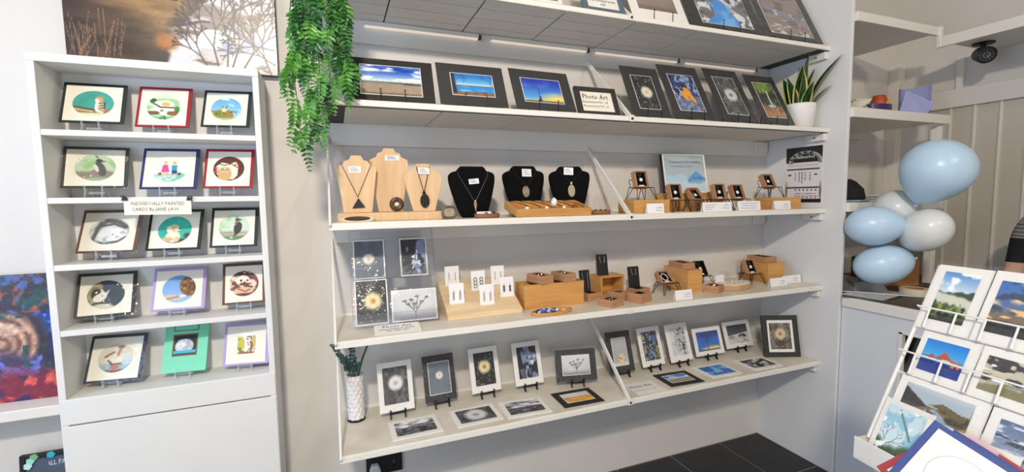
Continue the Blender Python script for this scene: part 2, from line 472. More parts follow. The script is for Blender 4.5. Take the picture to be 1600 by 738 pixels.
def p_kitten(k):
    k.fill((28, 26, 34)); k.ell(.47, .44, .42, .38, (206, 206, 216)); k.blot((172, 174, 190), 6, thr=.5, where=((k.X - .47) ** 2 / .16 + (k.Y - .44) ** 2 / .13 < 1)); k.ell(.32, .5, .2, .16, (222, 222, 230)); k.poly([(.18, .6), (.2, .8), (.34, .66)], (190, 190, 204)); k.line([(.24, .46), (.34, .44)], .02, (120, 110, 130)); k.below(.22, (56, 176, 196), .04); k.below(.06, (30, 26, 30), .04)


# --- photographs -------------------------------------------------------------------------------------
def ph_beach(k):
    k.grad((196, 222, 240), (22, 70, 182), .48, .85); k.blot((240, 244, 250), 3, 6, .52, .14, where=(k.Y > .5)); k.blot((120, 150, 220), 2, 5, .55, .2, where=(k.Y > .6), k=3)
    k.below(.5, (216, 232, 236), .06, .04); k.below(.44, (60, 90, 110), .03); k.below(.4, (160, 142, 124), .04); k.poly([(.45, .44), (1, .4), (1, .36), (.45, .4)], (54, 48, 50)); k.shade(.12, 30, 60); k.below(.06, (120, 104, 90), .05)


def ph_lake(k):
    k.grad((150, 214, 240), (14, 124, 214), .45, .9); k.below(.52, (228, 226, 214), .05); k.below(.46, (60, 104, 120), .03); k.below(.42, (40, 140, 226), .05); k.blot((120, 190, 240), 3, 10, .55, where=(k.Y < .42)); k.below(.16, (142, 106, 74), .06, .1, 8); k.blot((90, 66, 46), 20, thr=.5, where=(k.Y < .16))
    k.line([(.03, 1), (.05, .15)], .1, (30, 30, 44))
    k.tree(.06, .95, .12, -.3, .012, (30, 36, 60), 4); k.tree(.98, .4, .14, 1.9, .012, (40, 40, 50), 4); k.tree(.08, .7, .1, .4, .01, (34, 40, 60), 3)


def ph_mast(k):
    k.grad((90, 190, 240), (18, 40, 170), .1, .9)
    t = np.arctan2(k.Y - .0, k.X - .55); k.mix(.25 * np.clip(np.sin(t * 38), 0, 1) * (k.Y > .2), (40, 110, 230)); k.blot((140, 190, 240), 2, 6, .55, .3, a=.5); k.ell(.95, .05, .5, .3, (250, 220, 130), soft=.9); k.below(.1, (240, 190, 70), .06)
    k.line([(.4, .1), (.4, .62)], .015, (26, 36, 70)); k.poly([(.36, .04), (.44, .04), (.41, .3), (.39, .3)], (26, 36, 70)); k.below(.05, (60, 60, 70), .04)


def dandelion(bg, rim, core, cx=.5, cy=.55, r=.3, stem=True, dots=0, dotcol=(220, 225, 230), bgn=.2, bg2=None, stemcol=(120, 120, 110)):
    def f(k):
        k.fill(bg).shade(bgn, 5)
        if bg2: k.blot(bg2, 6, thr=.5)
        if dots: k.dots(dots, .05, .95, .02, .98, .008, .028, dotcol)
        if stem: k.line([(cx, cy), (cx + .03, 0)], .03, stemcol)
        k.head(cx, cy, r, core, rim)
    return f


def ph_leaves(k):
    k.fill((44, 62, 120)).blot((150, 170, 216), 12, thr=.5, soft=.06); k.blot((22, 26, 44), 14, thr=.56, k=2); k.mix(np.clip((.45 - k.Y) * 3, 0, .5), (150, 160, 180))
    for (x, y, a) in ((.42, .48, .2), (.55, .56, -.4), (.4, .38, -.6), (.62, .42, -.9), (.5, .45, .5), (.68, .34, -1.0)): k.ell(x, y, .15, .07, (236, 160, 40), a); k.line([(x - .1 * math.cos(a), y - .1 * math.sin(a)), (x + .1 * math.cos(a), y + .1 * math.sin(a))], .01, (250, 200, 100))


def ph_fall(k):
    k.fill((44, 52, 40)).blot((86, 110, 50), 6, thr=.48); k.ell(.4, .88, .4, .2, (120, 150, 60), soft=.6); k.blot((190, 206, 130), 12, thr=.62, where=(k.Y > .6)); k.line([(.55, .75), (.52, .55), (.56, .36)], .06, (226, 232, 234)); k.line([(.5, .6), (.5, .38)], .05, (200, 210, 210), .7); k.below(.32, (140, 100, 66), .08, .1); k.blot((214, 170, 120), 6, 10, .5, where=(k.Y < .3)); k.ell(.5, .32, .2, .04, (200, 206, 206)); k.poly([(0, .16), (.5, .24), (1, .1), (1, 0), (0, 0)], (176, 122, 76), .7)


def ph_pool(k):
    k.fill((120, 114, 112)).blot((232, 234, 240), 5, thr=.5, soft=.06); k.blot((60, 58, 62), 9, thr=.56); k.poly([(.1, .02), (.3, .2), (.32, .45), (.45, .62), (.6, .5), (.62, .32), (.75, .1), (.7, -.1), (.1, -.1)], (66, 150, 232)); k.blot((110, 190, 250), 4, thr=.5, where=(abs(k.X - .45) < .25) * (k.Y < .5)); k.blot((226, 236, 250), 6, thr=.55, where=(k.X > .72) * (k.Y < .4))


def ph_stream(k):
    k.fill((146, 126, 118)).blot((110, 92, 86), 6, 9, .5); k.line([(.0, .7), (.4, .55), (.9, .4)], .1, (120, 150, 190), .6); k.blot((206, 212, 226), 9, 12, .6, where=(abs(k.Y - .6 + .25 * k.X) < .15)); k.blot((226, 220, 214), 7, 12, .6, k=5, where=(k.Y < .25))


def ph_grey(k): k.fill((146, 132, 126)).shade(.12, 3); k.below(.1, (120, 108, 104), .1)


def ph_ice(k):
    k.fill((24, 26, 36)).blot((126, 140, 178), 4, 3, .47, .05, where=(k.X + k.Y * .2 > .35)); k.blot((214, 222, 238), 8, 6, .58, .06, where=(k.X > .4) * (k.Y < .7)); k.blot((16, 16, 22), 6, 9, .6, k=4); k.blot((96, 104, 116), 5, thr=.5, where=(k.Y < .3), k=6); k.tree(.55, 1.0, .16, -1.8, .02, (14, 14, 20), 4)


def ph_seed(k):
    k.grad((150, 150, 152), (214, 214, 216)).shade(.08, 4); k.ell(.5, .5, .6, .5, (226, 226, 228), soft=.9, a=.6)
    for (x, y) in ((.28, .62), (.42, .66), (.58, .76), (.78, .72), (.5, .52), (.66, .58), (.36, .5)):
        k.line([(.52, .05), (.52, .28), (x, y)], .014, (60, 58, 60))
        for t in range(7): k.line([(x, y), (x + .06 * math.cos(t * .5), y + .07 * math.sin(t * .5))], .01, (70, 68, 70))
    k.below(.12, (130, 130, 134), .2)


def ph_flower(k):
    k.fill((176, 174, 176)).shade(.06, 3, 8)
    for t in range(6): k.ell(.55 + .12 * math.cos(t), .26 + .07 * math.sin(t), .13, .06, (232, 206, 160), t)
    k.ell(.57, .25, .08, .05, (214, 160, 90)); k.line([(.35, .3), (.48, .24)], .05, (60, 56, 60)); k.below(.1, (206, 204, 204), .05)


def ph_hedge(k): k.fill((30, 36, 48)).blot((90, 112, 150), 11, thr=.5, soft=.08); k.blot((190, 204, 220), 17, thr=.63, k=2); k.blot((196, 170, 70), 9, thr=.55, k=3, where=np.clip((abs(k.X - .5) - .2) * 4, 0, .9))


def ph_tree(k):
    k.fill((206, 208, 210)).shade(.08, 3); k.tree(.85, .0, .3, 2.0, .03, (56, 50, 48), 6, .5); k.tree(.5, .3, .22, 1.2, .02, (56, 50, 48), 6, .6); k.blot((64, 56, 52), 14, thr=.54, soft=.08, where=np.clip((k.X + k.Y * .2 - .35) * 2, 0, .9)); k.blot((176, 130, 90), 12, thr=.66, k=3, where=(k.X > .6))


def ph_bridge(k): k.grad((60, 140, 220), (24, 44, 120), .1, .95); k.blot((50, 100, 200), 2, 5, .5); k.ell(.7, .05, .5, .16, (250, 214, 120), soft=.9); k.line([(.45, .05), (.45, .62)], .025, (20, 26, 50)); k.line([(.45, .62), (1, .12)], .01, (30, 40, 70)); k.line([(.45, .62), (0, .1)], .01, (30, 40, 70)); k.below(.06, (40, 60, 110), .03)


def ph_shore(k): k.grad((96, 96, 98), (44, 44, 48), .4, 1); k.below(.5, (206, 206, 206), .02, 0, 6, .12); k.ell(.7, .36, .2, .1, (60, 60, 62)); k.ell(.72, .42, .1, .06, (40, 40, 42)); k.ell(.66, .32, .1, .03, (226, 226, 226)); k.blot((150, 150, 152), 5, 9, .55, where=(k.Y < .45))


def ph_moor(k): k.grad((120, 120, 124), (206, 206, 208), .5, 1); k.blot((240, 240, 240), 4, 7, .5, where=(k.Y > .5)); k.blot((90, 90, 96), 3, 8, .56, where=(k.Y > .6), k=3); k.below(.46, (56, 56, 58), .05, .1, 4); k.blot((120, 120, 120), 9, 14, .52, where=(k.Y < .44)); k.poly([(.35, 0), (.6, 0), (.5, .45)], (150, 150, 150), .4)


def ph_field(k): k.fill((226, 224, 220)); k.blot((206, 206, 206), 3, 6, .55); k.below(.52, (212, 148, 36), .03, .1, 5); k.blot((236, 180, 70), 7, 14, .5, where=(k.Y < .5)); k.line([(0, .5), (1, .56)], .015, (120, 100, 70))


def ph_blue(k): k.fill((34, 104, 190)).blot((120, 190, 236), 4, 3, .5, .15); k.blot((20, 60, 150), 3, 3, .55, k=3); k.line([(.3, .1), (.6, .9)], .03, (160, 210, 245), .6); k.line([(.5, .1), (.75, .8)], .02, (160, 210, 245), .5)


def ph_rocks(k): k.fill((60, 60, 62)).blot((206, 206, 206), 5, 6, .52, .05); k.blot((30, 30, 32), 6, 8, .55, k=3); k.poly([(.55, .5), (.9, .6), (.8, .2), (.6, .3)], (226, 226, 226), .8)


def ph_coast(k):
    k.grad((206, 222, 236), (84, 140, 200), .6, 1); k.blot((244, 246, 250), 3, 6, .5, where=(k.Y > .6)); k.below(.62, (60, 70, 66), .03, .2, 3); k.below(.54, (206, 206, 190), .04, .08, 4, -.1); k.below(.34, (66, 84, 44), .05, .25, 5, -.2); k.blot((130, 150, 70), 9, thr=.5, where=(k.Y < .34)); k.blot((40, 44, 36), 8, thr=.55, k=3, where=(k.Y < .4)); k.below(.06, (44, 46, 44), .05)


def ph_sunset(k): k.grad((90, 110, 150), (54, 110, 190), .5, 1); k.blot((236, 206, 160), 2, 6, .5, .2); k.blot((60, 70, 100), 3, 7, .55, k=3); k.below(.4, (120, 106, 90), .1, .1); k.blot((230, 190, 130), 3, 12, .55, where=(k.Y < .5) * (k.Y > .25)); k.below(.24, (50, 50, 54), .05, .1)


def ph_redbridge(k):
    k.grad((70, 170, 230), (20, 120, 210), .5, 1); k.below(.42, (20, 60, 150), .03); k.blot((50, 60, 130), 3, 9, .5, where=(k.Y < .42)); k.blot((90, 60, 100), 4, 9, .6, where=(k.Y < .4), k=2)
    k.poly([(.1, .44), (.24, .58), (.36, .46)], (176, 84, 62)); k.poly([(.32, .46), (.52, .72), (.78, .46)], (186, 84, 60)); k.poly([(.74, .3), (.82, .3), (.82, .56), (.74, .56)], (214, 130, 70)); k.poly([(.88, .3), (.95, .3), (.95, .5), (.88, .5)], (206, 120, 70)); k.line([(0, .48), (1, .5)], .02, (150, 90, 80)); k.ell(.6, .44, .12, .05, (220, 226, 232)); k.ell(.3, .42, .06, .03, (206, 216, 226))


def ph_surf(k): k.fill((196, 192, 170)).shade(.06, 3); k.blot((60, 58, 60), 3, 7, .52, .05, where=(k.Y > .3)); k.blot((246, 246, 246), 3, 6, .55, .05, k=4); k.below(.25, (130, 124, 90), .1, .2)


def ph_valley(k):
    k.grad((150, 166, 180), (190, 200, 206), .6, 1); k.below(.8, (120, 106, 70), .05, .3, 3); k.poly([(0, .62), (.45, .52), (1, .62), (1, .86), (.5, .84), (0, .98)], (170, 184, 196)); k.poly([(0, .9), (0, .2), (.4, .5)], (54, 52, 54)); k.poly([(.1, .1), (.5, .5), (1, .1), (1, -.1), (0, -.1)], (150, 168, 186)); k.poly([(.45, .6), (1, .3), (1, .55), (.6, .72)], (106, 92, 60)); k.blot((60, 56, 44), 8, thr=.55, where=(k.X > .4) * (k.Y < .6) * (k.Y > .25)); k.poly([(.6, .0), (1, .3), (1, -.1)], (186, 160, 90), .8)


def ph_frost(k): k.fill((206, 228, 238)).blot((150, 200, 222), 4, thr=.5); k.below(.3, (60, 96, 60), .1, .3, 4); k.tree(.1, .0, .3, 1.2, .03, (70, 84, 76), 5); k.line([(.3, .95), (.75, .45)], .04, (90, 110, 100)); k.blot((250, 252, 255), 6, thr=.58, k=3)


def ph_waves(k): k.grad((150, 160, 180), (90, 110, 150)); k.blot((214, 220, 230), 3, 9, .52); k.blot((60, 66, 84), 3, 9, .58, k=3)


def ph_river(k):
    k.fill((74, 58, 46)).shade(.35, 4, 9); k.mix(np.clip((k.X + k.Y * .9 - .62) * 5, 0, 1) * np.clip((.8 - k.Y) * 6, 0, 1) * (k.X < .6), (142, 110, 72)); k.shade(.3, 7, 22, 4)
    k.mix(np.clip((k.Y - .66) * 7, 0, .85) * (k.X < .66), (66, 64, 78)); k.blot((120, 118, 140), 9, 22, .55, .1, where=(k.Y > .62) * (k.X < .62)); k.blot((36, 32, 36), 6, 12, .56, .08, where=(k.Y > .62) * (k.X < .6), k=3); k.mix(np.clip((.16 - k.X) * 5, 0, .6), (52, 42, 46))
    e = .50 + .10 * np.clip((k.Y - .42) * 6, 0, 1) - .06 * np.clip((.3 - k.Y) * 4, 0, 1)
    snow = np.clip((k.X - e - .28 * (k.fbm(6, 6, 4, 5) - .5)) * 22, 0, 1)
    k.mix(np.clip((k.X - e + .07) * 12, 0, .8) * (1 - snow), (56, 50, 54))
    k.mix(snow, (188, 184, 188)); k.blot((150, 164, 200), 9, 9, .5, .12, where=snow * (k.Y < .45)); k.blot((110, 92, 80), 10, 14, .62, .05, where=snow, k=7); k.blot((216, 216, 222), 6, 8, .5, .1, where=snow, k=8); k.blot((130, 120, 118), 5, 7, .56, .08, where=snow * (k.Y > .4), k=11)
    k.line([(.50, .40), (.62, .47), (.66, .47)], .012, (60, 44, 36)); k.line([(.7, .5), (.99, .62)], .012, (120, 92, 78), .8); k.ell(.45, .24, .05, .07, (170, 110, 54), soft=.9)
    for (x, a, L) in ((.70, 1.75, .15), (.735, 1.5, .2), (.75, 1.25, .17), (.80, 1.05, .15), (.66, 2.1, .1), (.97, 1.9, .12)): k.tree(x, -.02, L, a, .009, (54, 42, 42), 5, .36)
    k.tree(.99, .10, .1, 2.6, .007, (44, 36, 40), 4, .4); k.tree(.99, .25, .1, 3.0, .007, (44, 36, 40), 4, .4); k.line([(.72, .35), (.80, .62), (.99, .80)], .008, (44, 36, 38)); k.line([(.78, .3), (.79, .95)], .008, (44, 36, 38))
    for i in range(30): x = k.rng.uniform(.0, .24); k.line([(x, k.rng.uniform(-.05, .1)), (x + k.rng.uniform(-.05, .06), k.rng.uniform(.2, .5))], .0028, (158, 122, 96), .7)
    k.shade(.12, 60, 60, 21)


def ph_cave(k):
    k.fill((36, 32, 52)).shade(.3, 9, 9)
    d = np.sqrt((k.X - .5) ** 2 + ((k.Y - .47) * 1.15) ** 2); wob = k.fbm(7, 7, 4, 6)
    k.mix(np.clip((.30 - d + .08 * (wob - .5)) * 30, 0, 1), (190, 146, 118)); k.mix(np.clip((.30 - d) * 30, 0, 1) * (.5 + .5 * np.sin(d * 80 + 7 * wob)) * .9, (104, 70, 62)); k.mix(np.clip((.30 - d) * 9, 0, 1) * (wob > .55) * .5, (236, 206, 176)); k.mix(np.clip(1 - np.abs(d - .33) * 16, 0, 1), (52, 34, 38))
    blue = np.clip((d - .33) * 12, 0, 1) * np.clip((k.X - .62) * 8, 0, 1) * np.clip((k.Y - .3) * 6, 0, 1) * np.clip((.86 - k.Y) * 6, 0, 1)
    k.mix(blue, (26, 48, 146)); k.blot((74, 126, 226), 22, 9, .53, .06, where=blue); k.blot((20, 28, 60), 12, 12, .56, .06, where=blue, k=2)
    k.mix(np.clip((k.Y - .70) * 7, 0, 1), (46, 36, 42)); k.blot((150, 78, 54), 14, thr=.54, where=(k.Y > .70)); k.blot((34, 70, 66), 9, thr=.5, where=(k.Y > .66), k=5); k.blot((70, 90, 150), 16, thr=.6, where=(k.Y > .7), k=12)
    k.below(.36, (64, 48, 84), .1, .2, 5, -.1); k.blot((92, 110, 200), 10, 12, .55, .08, where=(k.Y < .36) * (k.X < .8), k=14); k.blot((30, 74, 70), 9, thr=.48, where=(k.X > .66) * (k.Y < .44) * (k.Y > .2), k=3); k.below(.2, (120, 34, 54), .12, .2, 5, .12); k.blot((206, 86, 76), 13, thr=.53, where=np.clip((.28 - k.Y) * 8, 0, 1), k=6); k.blot((46, 34, 84), 9, thr=.53, where=(k.Y < .2), k=8); k.shade(.25, 40, 40, 33)


def ph_hills(k):
    k.grad((196, 216, 226), (150, 166, 172)); k.blot((170, 184, 190), 2, 9, .5); k.below(.52, (150, 184, 214), .03, .55, 2.2); k.below(.4, (176, 204, 224), .05, .6, 3, 0, 5); k.poly([(.55, .34), (.78, .58), (1, .36), (1, .28), (.55, .28)], (96, 158, 206)); k.below(.28, (190, 214, 226), .1)


def ph_hallmark(k):
    k.fill((222, 218, 222)); k.mix((k.Y > .72) * 1.0, (36, 36, 38)); k.mix((abs(k.X - .5) > .44) * np.clip(1 - np.abs(k.Y - .2) * 5, 0, .8), (80, 78, 80))
    d = np.sqrt(((k.X - .55) / .46) ** 2 + ((k.Y - .72) / .2) ** 2); k.mix((abs(d - .9) < .14) * (k.Y > .7) * 1.0, (120, 118, 118)); k.mix((abs(d - .95) < .04) * (k.Y > .72) * 1.0, (190, 188, 186))
    for t in (1.2, 1.6, 2.0, 2.4, 2.8): k.ell(.55 + .41 * math.cos(t), .72 + .18 * math.sin(t), .05, .02, (50, 50, 52), 0)
    for y in (.695, .68, .665): k.line([(.08, y), (.88, y)], .006, (160, 158, 160))
    k.line([(.05, .6), (.92, .6)], .035, (26, 26, 28)); k.line([(.05, .27), (.92, .27)], .035, (26, 26, 28)); k.mix((k.Y < .065) * 1.0, (26, 26, 28)); k.line([(.28, .12), (.92, .12)], .012, (26, 26, 28))
    k.ell(.12, .5, .05, .018, (40, 40, 42)); k.ell(.84, .5, .045, .016, (70, 70, 72))
    for x, ys in ((.28, (.53, .49, .45, .41)), (.39, (.54, .51, .48, .45, .42, .39)), (.47, (.54, .51, .48, .45, .42, .39, .36)), (.56, (.53, .49, .45, .41)), (.69, (.53, .49, .45, .41))):
        for y in ys: k.ell(x, y, .022, .01, (50, 48, 50))
    for i in range(6): k.ell(.3 + .11 * i, .225, .024, .016, (60, 60, 62)); k.ell(.3 + .11 * i, .09, .022, .012, (60, 60, 62))
    for i in range(11): k.ell(.3 + .055 * i, .16, .018, .012, (70, 70, 72))


def _ink_mesh(name, verts, faces, U, V, paint, seed, asp):
    me = bpy.data.meshes.new(name); me.from_pydata(verts, [], faces); me.update()
    k = Ink(np.array(U, float), np.array(V, float), seed, asp)
    paint(k)
    c = np.clip(k.c, 0, 255) / 255.0
    c = np.where(c <= .04045, c / 12.92, ((c + .055) / 1.055) ** 2.4)
    a = me.color_attributes.new('ink', 'FLOAT_COLOR', 'POINT')
    a.data.foreach_set('color', np.concatenate([c, np.ones((len(c), 1))], 1).astype(np.float32).ravel())
    return me


_seed = [10]


def picture(name, paint, w, h, parent, x=0.0, y=0.0, z=0.0, nx=None, ny=None, m=None):
    """rectangular print, centre x, bottom z, in the XZ plane facing -Y"""
    _seed[0] += 1
    nx = nx or 52; ny = ny or max(20, int(nx * h / w))
    if ny > 80 and nx <= 60: nx = int(nx * 72 / ny); ny = 72
    vs = []; U = []; V = []
    for j in range(ny + 1):
        for i in range(nx + 1):
            u, v = i / nx, j / ny
            vs.append(((u - .5) * w, 0, v * h)); U.append(u); V.append(v)
    fs = [(j * (nx + 1) + i, j * (nx + 1) + i + 1, (j + 1) * (nx + 1) + i + 1, (j + 1) * (nx + 1) + i) for j in range(ny) for i in range(nx)]
    me = _ink_mesh(name, vs, fs, U, V, paint, _seed[0], h / w)
    return place(me, name, m or print_mat(), parent, (x, y, z))


def oval_picture(name, paint, rx, rz, parent, x, y, z):
    _seed[0] += 1
    nr, nt = 26, 72
    vs = [(0, 0, 0)]; U = [.5]; V = [.5]
    for r in range(1, nr + 1):
        for t in range(nt):
            a = 2 * PI * t / nt; q = r / nr
            vs.append((rx * q * math.cos(a), 0, rz * q * math.sin(a))); U.append(.5 + .5 * q * math.cos(a)); V.append(.5 + .5 * q * math.sin(a))
    fs = [(0, 1 + t, 1 + (t + 1) % nt) for t in range(nt)]
    for r in range(nr - 1):
        a, b = 1 + r * nt, 1 + (r + 1) * nt
        fs += [(a + t, b + t, b + (t + 1) % nt, a + (t + 1) % nt) for t in range(nt)]
    me = _ink_mesh(name, vs, fs, U, V, paint, _seed[0], rz / rx)
    return place(me, name, print_mat('painted_picture', 0.6), parent, (x, y, z))

# ------------------------------------------------------------------ materials of the room
M_WALL = mat('painted_wall', (216, 212, 207), .75, .05, 3.0, .25)
M_WALLR = mat('painted_boarding', (196, 190, 178), .7, .06, 5, .1)
M_TRIM = mat('white_gloss_trim', (226, 222, 215), .45, .03, 8)
M_SHELF = mat('white_shelf_laminate', (232, 229, 222), .4, .03, 12)
M_PANEL = mat('white_partition_board', (222, 222, 222), .6, .04, 3, .1)
M_UNDER = mat('grey_shelf_lining', (222, 217, 210), .6, .06, 6)
M_JOINT = mat('dark_joint', (62, 60, 58), .8, .1, 20)
M_VINYL = mat('marbled_vinyl_top', (226, 220, 208), .35, .2, 7, 0, rgb2=(206, 196, 178))
M_CAB = mat('white_bookcase_laminate', (224, 223, 220), .5, .03, 10)
M_TILE = mat('black_floor_tile', (40, 41, 43), .55, .35, 14, .15)
M_GROUT = mat('grey_grout', (146, 140, 128), .9, .2, 60)
M_CEIL = mat('ceiling_paint', (228, 226, 220), .9, .03, 3)
M_BLACK = mat('matt_black', (18, 18, 19), .5, .2, 40)
M_BLACKM = mat('black_metal_wire', (20, 20, 22), .35, .1, 60, metal=.4)
M_ACRYL = clear_mat('clear_acrylic', (.97, .98, 1), .04, 0, .16)
M_ACRYLC = clear_mat('thin_clear_acrylic', (.98, .985, 1), .04, 0, .03)
M_FILM = clear_mat('cellophane_film', (1, 1, 1), .09, .55, .015, 1.4)
M_WHITE = mat('white_card', (236, 233, 228), .6, .03, 40)
M_CREAM = mat('cream_card', (236, 231, 216), .65, .03, 40)
M_INK = mat('dark_ink', (58, 58, 66), .7, .1, 80)
M_BLUEINK = mat('blue_ink', (70, 100, 150), .7, .1, 80)

# ------------------------------------------------------------------ shell
structure(box('wall_back', M_WALL, -2.3, 3.72, 0.0, 0.12, 0, 3.05))
structure(box('wall_left', M_WALL, -2.3, -2.18, -4.3, 0.0, 0, 3.05))
structure(box('wall_front', M_WALL, -2.18, 3.6, -4.3, -4.18, 0, 3.05))
structure(box('ceiling', M_CEIL, -2.3, 3.72, -4.3, 0.12, 3.05, 3.15))
fl = structure(box('floor', M_GROUT, -2.3, 3.72, -4.3, 0.12, -0.05, -0.004))
tile_me = MB().box(-.178, .178, -.188, .188, 0, .008).mesh('tile')
for i in range(-3, 5):
    for j in range(0, 3):
        cx = 2.296 - .367 * (4 - i); cy = -.196 - .387 * j
        if cx > 2.3: continue
        place(tile_me, 'tile', M_TILE, fl, (cx, cy, -0.008))

part = structure(box('wall_partition', M_PANEL, 2.421, 2.441, -.471, 0.0, 0, 3.05, bevel=.002))
# right wall with boarding
wr = structure(box('wall_right', M_WALL, 3.6, 3.72, -4.3, 0.0, 0, 3.05))
plank_me = MB().box(-.012, 0, -.054, .054, .9, 2.02).mesh('plank')
strip_me = MB().box(-.019, 0, -.006, .006, .9, 2.02).mesh('cover_strip')
for i in range(15):
    place(plank_me, 'plank', M_WALLR, wr, (3.6, -.275 - .1165 * i, 0), bevel=.002)
    place(strip_me, 'cover_strip', M_TRIM, wr, (3.6, -.333 - .1165 * i, 0))
structure(box('trim_1', M_TRIM, 3.565, 3.6, -2.3, -.06, 2.02, 2.13, bevel=.003))
structure(box('trim_2', M_TRIM, 3.535, 3.6, -.065, 0, .97, 2.355, bevel=.003))

# ------------------------------------------------------------------ the five wall shelves
XL, XR, XM = -.03, 2.421, 1.186
SH = {1: (2.262, .372), 2: (1.843, .381), 3: (1.424, .381), 4: (1.011, .384), 5: (.595, .385)}
TH = .025
SL = {1: 'topmost white wall shelf with gridded grey underside', 2: 'white wall shelf carrying the leaning landscape and dandelion prints',
      3: 'white wall shelf carrying the jewellery busts', 4: 'white wall shelf carrying the bamboo boxes and earring cards',
      5: 'lowest white wall shelf with a pale marbled top'}
under_me = MB().box(-.1645, .1645, -.0452, .0452, -.004, 0).mesh('underside_panel')
under_end = MB().box(-.05, .05, -.0452, .0452, -.004, 0).mesh('underside_panel')
for i, (z, p) in SH.items():
    s = thing('wall_shelf', SL[i], 'shelf', (0, 0, z), group='white wall shelves')
    box('board', M_SHELF if i > 2 else M_SHELF, XL, XR - .001, -p, -.001, -TH + (.004 if i < 3 else 0), -.002 if i > 2 else 0, s, bevel=.002)
    if i > 2:
        box('vinyl_top', M_VINYL, XL + .004, XR - .004, -p + .006, -.014, -.002, .0006, s)
        box('back_lip', M_SHELF, XL + .03, XR - .004, -.013, -.001, .0006, .014, s)
    else:
        box('underside_lining', M_JOINT, XL + .01, XR - .004, -p + .012, -.003, -TH + .002, -TH + .0045, s)
        for r in range(4 if i == 1 else 2):
            for c in range(8 if i == 1 else 7):
                xc = -.12 + .335 * c + .165 + (.0 if i == 1 else .16)
                if xc + .17 > XR:
                    if xc - .1645 < XR - .08 and i == 1: place(under_end, 'underside_panel', M_UNDER, s, (xc - .1645 + .05, -.022 - .0955 * r - .03, -TH + .003))
                    continue
                me = under_me if i == 1 else None
                if i == 1:
                    place(me, 'underside_panel', M_UNDER, s, (xc, -.022 - .0955 * r - .03, -TH + .003))
                else:
                    MB().box(-.1655, .1655, -.0883, .0883, -.004, 0).build('underside_panel', M_UNDER, s, (xc, -.095 - .179 * r, -TH + .003))
    box('wall_batten', M_TRIM, XL + .02, XR - .004, -.018, -.001, -.115 if i < 3 else -.1, -TH, s, bevel=.002)
    if i in (2, 3):
        MB().box(-.05, .05, -.01, 0, -.03, .03).build('batten_end_cap', M_TRIM, s, (2.36, -.019, -.06), bevel=.008)
    box('end_cleat', M_TRIM, XR - .026, XR - .001, -p + .012, -p + .11, -.062, -TH, s, bevel=.002)
    MB().lathe([(.0, 0), (.004, 0), (.004, .002), (0, .002)], 12, Matrix.Rotation(-PI / 2, 4, 'Y')).build('screw', M_BLACK, s, (XR - .0265, -p + .06, -.045))
    h = .33
    for x in ((XL + .004, XM) if i != 4 else (XL + .004,)):
        MB().strip((-p - .004, -.012), (-.006, h), .02, x - .004, x + .004).build('tie_strap', M_TRIM, s, bevel=.001)
    for x in (XM,):
        MB().box(-.012, .012, -.003, 0, -.024, .004).build('strap_clip', M_TRIM, s, (x, -p - .005, 0), bevel=.001)
        MB().lathe([(0, 0), (.005, 0), (.005, .003), (0, .003)], 12, Matrix.Rotation(PI / 2, 4, 'X')).build('screw', M_BLACK if i != 4 else M_TRIM, s, (x, -p - .008, -.012))

# strip lights under the topmost shelf
M_LED = mat('strip_light_diffuser', (250, 232, 212), .4, emit=.42)
for k, (a, b) in enumerate(((.132, .623), (.678, 1.179), (1.223, 1.731), (1.782, 2.29))):
    t = thing('strip_light', ['slim strip light under top shelf above the beach print', 'slim strip light under top shelf above the sunburst mast print',
                              'slim strip light under top shelf above the yellow dandelion print', 'slim strip light under top shelf near the snake plant'][k], 'light',
              ((a + b) / 2, -.026, 2.208), group='strip lights under the top shelf')
    L = (b - a) / 2
    box('housing', M_TRIM, -L, L, -.006, .006, .008, .026, t)
    box('diffuser', M_LED, -L + .004, L - .004, -.008, .006, 0, .008, t, bevel=.003)
    box('end_cap', M_JOINT, L, L + .012, -.005, .005, .003, .022, t)

# ------------------------------------------------------------------ bookcase on the left
CX0, CX1, CD = -.875, -.243, .17
bc = thing('display_bookcase', 'narrow white bookcase with five rows of painted cards', 'bookcase', (0, 0, 0))
box('side_panel', M_CAB, CX0, CX0 + .02, -CD, -.001, 0, 1.944, bc, bevel=.0015)
box('side_panel', M_CAB, CX1 - .02, CX1, -CD, -.001, 0, 1.944, bc, bevel=.0015)
box('top_panel', M_CAB, CX0, CX1, -CD - .001, -.001, 1.944, 1.97, bc, bevel=.0015)
box('back_panel', M_CAB, CX0 + .02, CX1 - .02, -.018, -.01, .84, 1.944, bc)
CZ = [1.737, 1.522, 1.306, 1.091, .862]
for z in CZ:
    box('shelf', M_CAB, CX0 + .02, CX1 - .02, -CD + .001, -.018, z - .019, z, bc, bevel=.0015)
box('fascia', M_CAB, CX0 + .002, CX1 - .002, -CD - .002, -CD + .016, .776, .861, bc, bevel=.002)
box('door', M_CAB, CX0 + .002, CX1 - .002, -CD - .002, -CD + .016, .06, .771, bc, bevel=.002)
box('plinth', M_CAB, CX0 + .02, CX1 - .02, -CD + .02, -CD + .036, 0, .06, bc)

# ------------------------------------------------------------------ left-hand ledge
structure(box('trim_3', M_TRIM, -2.18, CX0 - .002, -.15, 0, .808, .843, bevel=.003))

